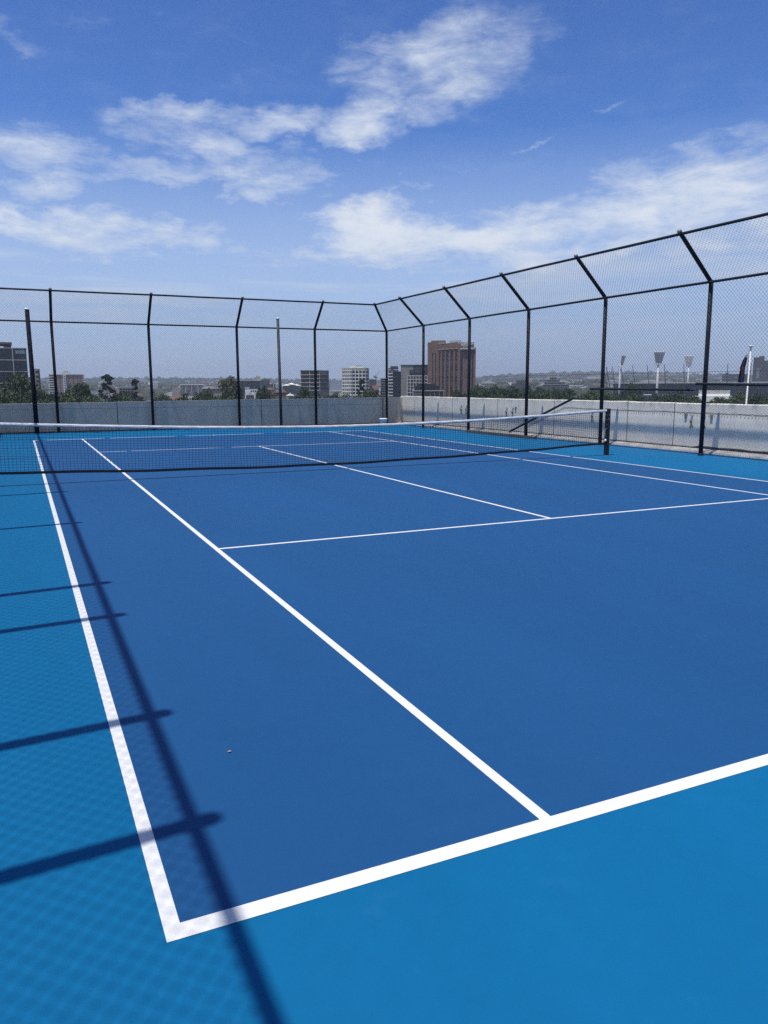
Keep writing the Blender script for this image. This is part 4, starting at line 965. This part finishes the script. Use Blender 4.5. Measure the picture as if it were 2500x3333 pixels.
tree('round_mid', 2412, 1281, 400, 60, 'green tree left of the flagpole foot', name='round_tree')
tree('round_dark', 2480, 1283, 380, 84, 'dark tree at the right edge beyond the wall', name='round_tree')
tree('scrub_olive', 2330, 1289, 350, 76, 'low olive tree below the bright white pavilion', name='scrub_tree')
KL = {'round_dark':'dense dark crowned tree', 'round_mid':'mid green rounded tree', 'spread_dark':'broad dark green tree', 'spread_mid':'broad mid green tree', 'scrub_brown':'brownish low tree', 'scrub_olive':'pale olive low tree', 'round_olive':'olive green rounded tree'}
KN_ = {'round_dark':'round_tree', 'round_mid':'round_tree', 'spread_dark':'broad_tree', 'spread_mid':'broad_tree', 'scrub_brown':'scrub_tree', 'scrub_olive':'scrub_tree', 'round_olive':'olive_tree'}
def top_env(x):     # canopy line seen from the court
    P = [(-60,1268),(20,1262),(120,1262),(170,1282),(220,1272),(300,1288),(340,1280),(460,1288),(560,1280),(600,1272),(690,1276),(740,1278),(800,1288),(900,1288),(940,1290),(1000,1284),(1100,1282),(1130,1292),(1240,1292),(1300,1284),(1330,1292),(1460,1292),(1500,1264),(1560,1256),(1700,1262),(1800,1264),(1880,1262),(1960,1272),(2100,1286),(2200,1286),(2300,1296),(2420,1292),(2560,1288)]
    for (a, v), (b_, w) in zip(P, P[1:]):
        if a <= x <= b_: return v+(w-v)*(x-a)/(b_-a)
    return 1290
rnd = random.Random(21)
x = -60
while x < 2560:
    left = x < 1250; right = x > 1470
    for row in range(3):
        if not (left or right) and row > 0: continue
        D = (rnd.uniform(235, 290), rnd.uniform(310, 370), rnd.uniform(385, 470))[row] if left else (rnd.uniform(265, 320), rnd.uniform(340, 400), rnd.uniform(420, 490))[row]
        dy = (18, 9, 0)[row]+rnd.uniform(-3, 6)
        wp = rnd.uniform(10, 16)/D*FPX; keys = ['round_dark','round_mid','spread_dark','spread_mid','scrub_brown','scrub_olive'] if left else ['round_dark','round_dark','spread_dark','spread_mid','round_mid','scrub_brown']
        k = rnd.choice(keys); xx = x+rnd.uniform(-20, 20)
        where = 'behind the far wall' if xx < 1260 else ('right of the brown hotel' if xx < 1950 else 'before the stadium')
        wd = ('nearest row', 'middle row', 'farther row')[row]
        tree(k, xx, top_env(xx)+dy, D, wp, f'{KL[k]}, {wd} of the belt {where}', f'{KL[k]}s, {wd} {where}', KN_[k])
    x += 52

# ------------------------------------------------------------------ far suburb: houses one by one, woods as one mass
def house_proto(wm, rm, kind):
    root = empty('suburban_house', (0,0,0), 0, '', 'house'); a, d, h = 7., 5., 5.5
    MB().box(-a, a, -d, d, -3, h).build('wall', wm, root)
    if kind == 'hip':
        mb = MB(); mb.add([(-a-.6,-d-.6,h),(a+.6,-d-.6,h),(a+.6,d+.6,h),(-a-.6,d+.6,h),(-a+4,0,h+3),(a-4,0,h+3)], [(0,1,5,4),(1,2,5),(2,3,4,5),(3,0,4),(0,3,2,1)]); mb.build('roof', rm, root)
    else: MB().box(-a-.3, a+.3, -d-.3, d+.3, h, h+.5).build('roof', rm, root)
    return root
HP = [(house_proto(M_white_b, M_roofg, 'hip'), 'white walled house with a grey roof'), (house_proto(M_beige, M_terra, 'hip'), 'cream walled house with a red roof'), (house_proto(M_white_b, M_slabW, 'flat'), 'white flat roofed house'),
      (house_proto(M_brickP, M_roofg, 'hip'), 'brick walled house with a grey roof'), (house_proto(M_slabW, M_white_b, 'flat'), 'pale stone flat roofed house')]
used = set(); rnd = random.Random(5); cnt = 0
while cnt < 250:
    az = rnd.uniform(-3, 54); D = 620*math.exp(rnd.random()*1.75)
    if 33 < az < 46: D = 700*math.exp(rnd.random()*1.7)
    if 43 < az < 56 and D < 1250: continue
    i = rnd.choices(range(5), (5, 3, 5, 1, 3))[0]; p0, lb = HP[i]; x, y = pol(D, az); z = gheight(D, az)
    s_ = rnd.uniform(.8, 1.5)*(1+D/5000); reg = 'distant suburb left of the hotel' if az < 33.5 else ('slope right of the hotel' if az < 44 else 'ridge beyond the stadium')
    L_ = f'small {lb} on the {reg}'; g = f'{lb}s on the {reg}'
    if i not in used: o = p0; o.location = (x, y, z); o['label'] = L_; used.add(i); o.rotation_euler.z = rnd.uniform(0, 6.28); o.scale = (s_*rnd.uniform(.9, 2), s_, s_)
    else: o = copy_thing(p0, (x, y, z), rnd.uniform(0, 6.28), (s_*rnd.uniform(.9, 2), s_, s_), L_)
    o['group'] = g; cnt += 1
wb = MB(); rnd = random.Random(11)
ico = [Vector(v).normalized() for v in ((0,0,1),(.89,0,.45),(.28,.85,.45),(-.72,.53,.45),(-.72,-.53,.45),(.28,-.85,.45),(.72,.53,-.3),(-.28,.85,-.3),(-.89,0,-.3),(-.28,-.85,-.3),(.72,-.53,-.3))]
icf = [(0,1,2),(0,2,3),(0,3,4),(0,4,5),(0,5,1),(1,6,2),(2,6,7),(2,7,3),(3,7,8),(3,8,4),(4,8,9),(4,9,5),(5,9,10),(5,10,1),(1,10,6)]
for i in range(5200):
    az = rnd.uniform(-6, 58); D = 450*math.exp(rnd.random()*2.65)
    if az > 43 and D < 1300 and rnd.random() < .8: continue
    x, y = pol(D, az); z = gheight(D, az); s_ = rnd.uniform(3.2, 6.5)*(1+D/3800); wb.add([(x+v.x*s_*rnd.uniform(.8,1.3), y+v.y*s_*rnd.uniform(.8,1.3), z+s_*.5+v.z*s_*rnd.uniform(.6,1.1)) for v in ico], icf)
tag(wb.build('far_woods', leafm('foliage_far', (.020,.032,.020), (.050,.062,.034))), 'far scattered tree cover of the suburb', 'woods', kind='stuff')

# ------------------------------------------------------------------ haze
hz = bpy.data.materials.new('haze_volume'); hz.use_nodes = True; nt = hz.node_tree; nt.nodes.clear()
ou = nt.nodes.new('ShaderNodeOutputMaterial'); vo = nt.nodes.new('ShaderNodeVolumePrincipled'); vo.inputs['Density'].default_value = 1.3e-4; vo.inputs['Color'].default_value = (.72,.80,.92,1); vo.inputs['Anisotropy'].default_value = .2
nt.links.new(vo.outputs[0], ou.inputs['Volume'])
o = MB().box(-9000, 9000, -9000, 9000, -160, 165).build('haze', hz); tag(o, kind='stuff', label='pale blue haze over the distant city', cat='haze')
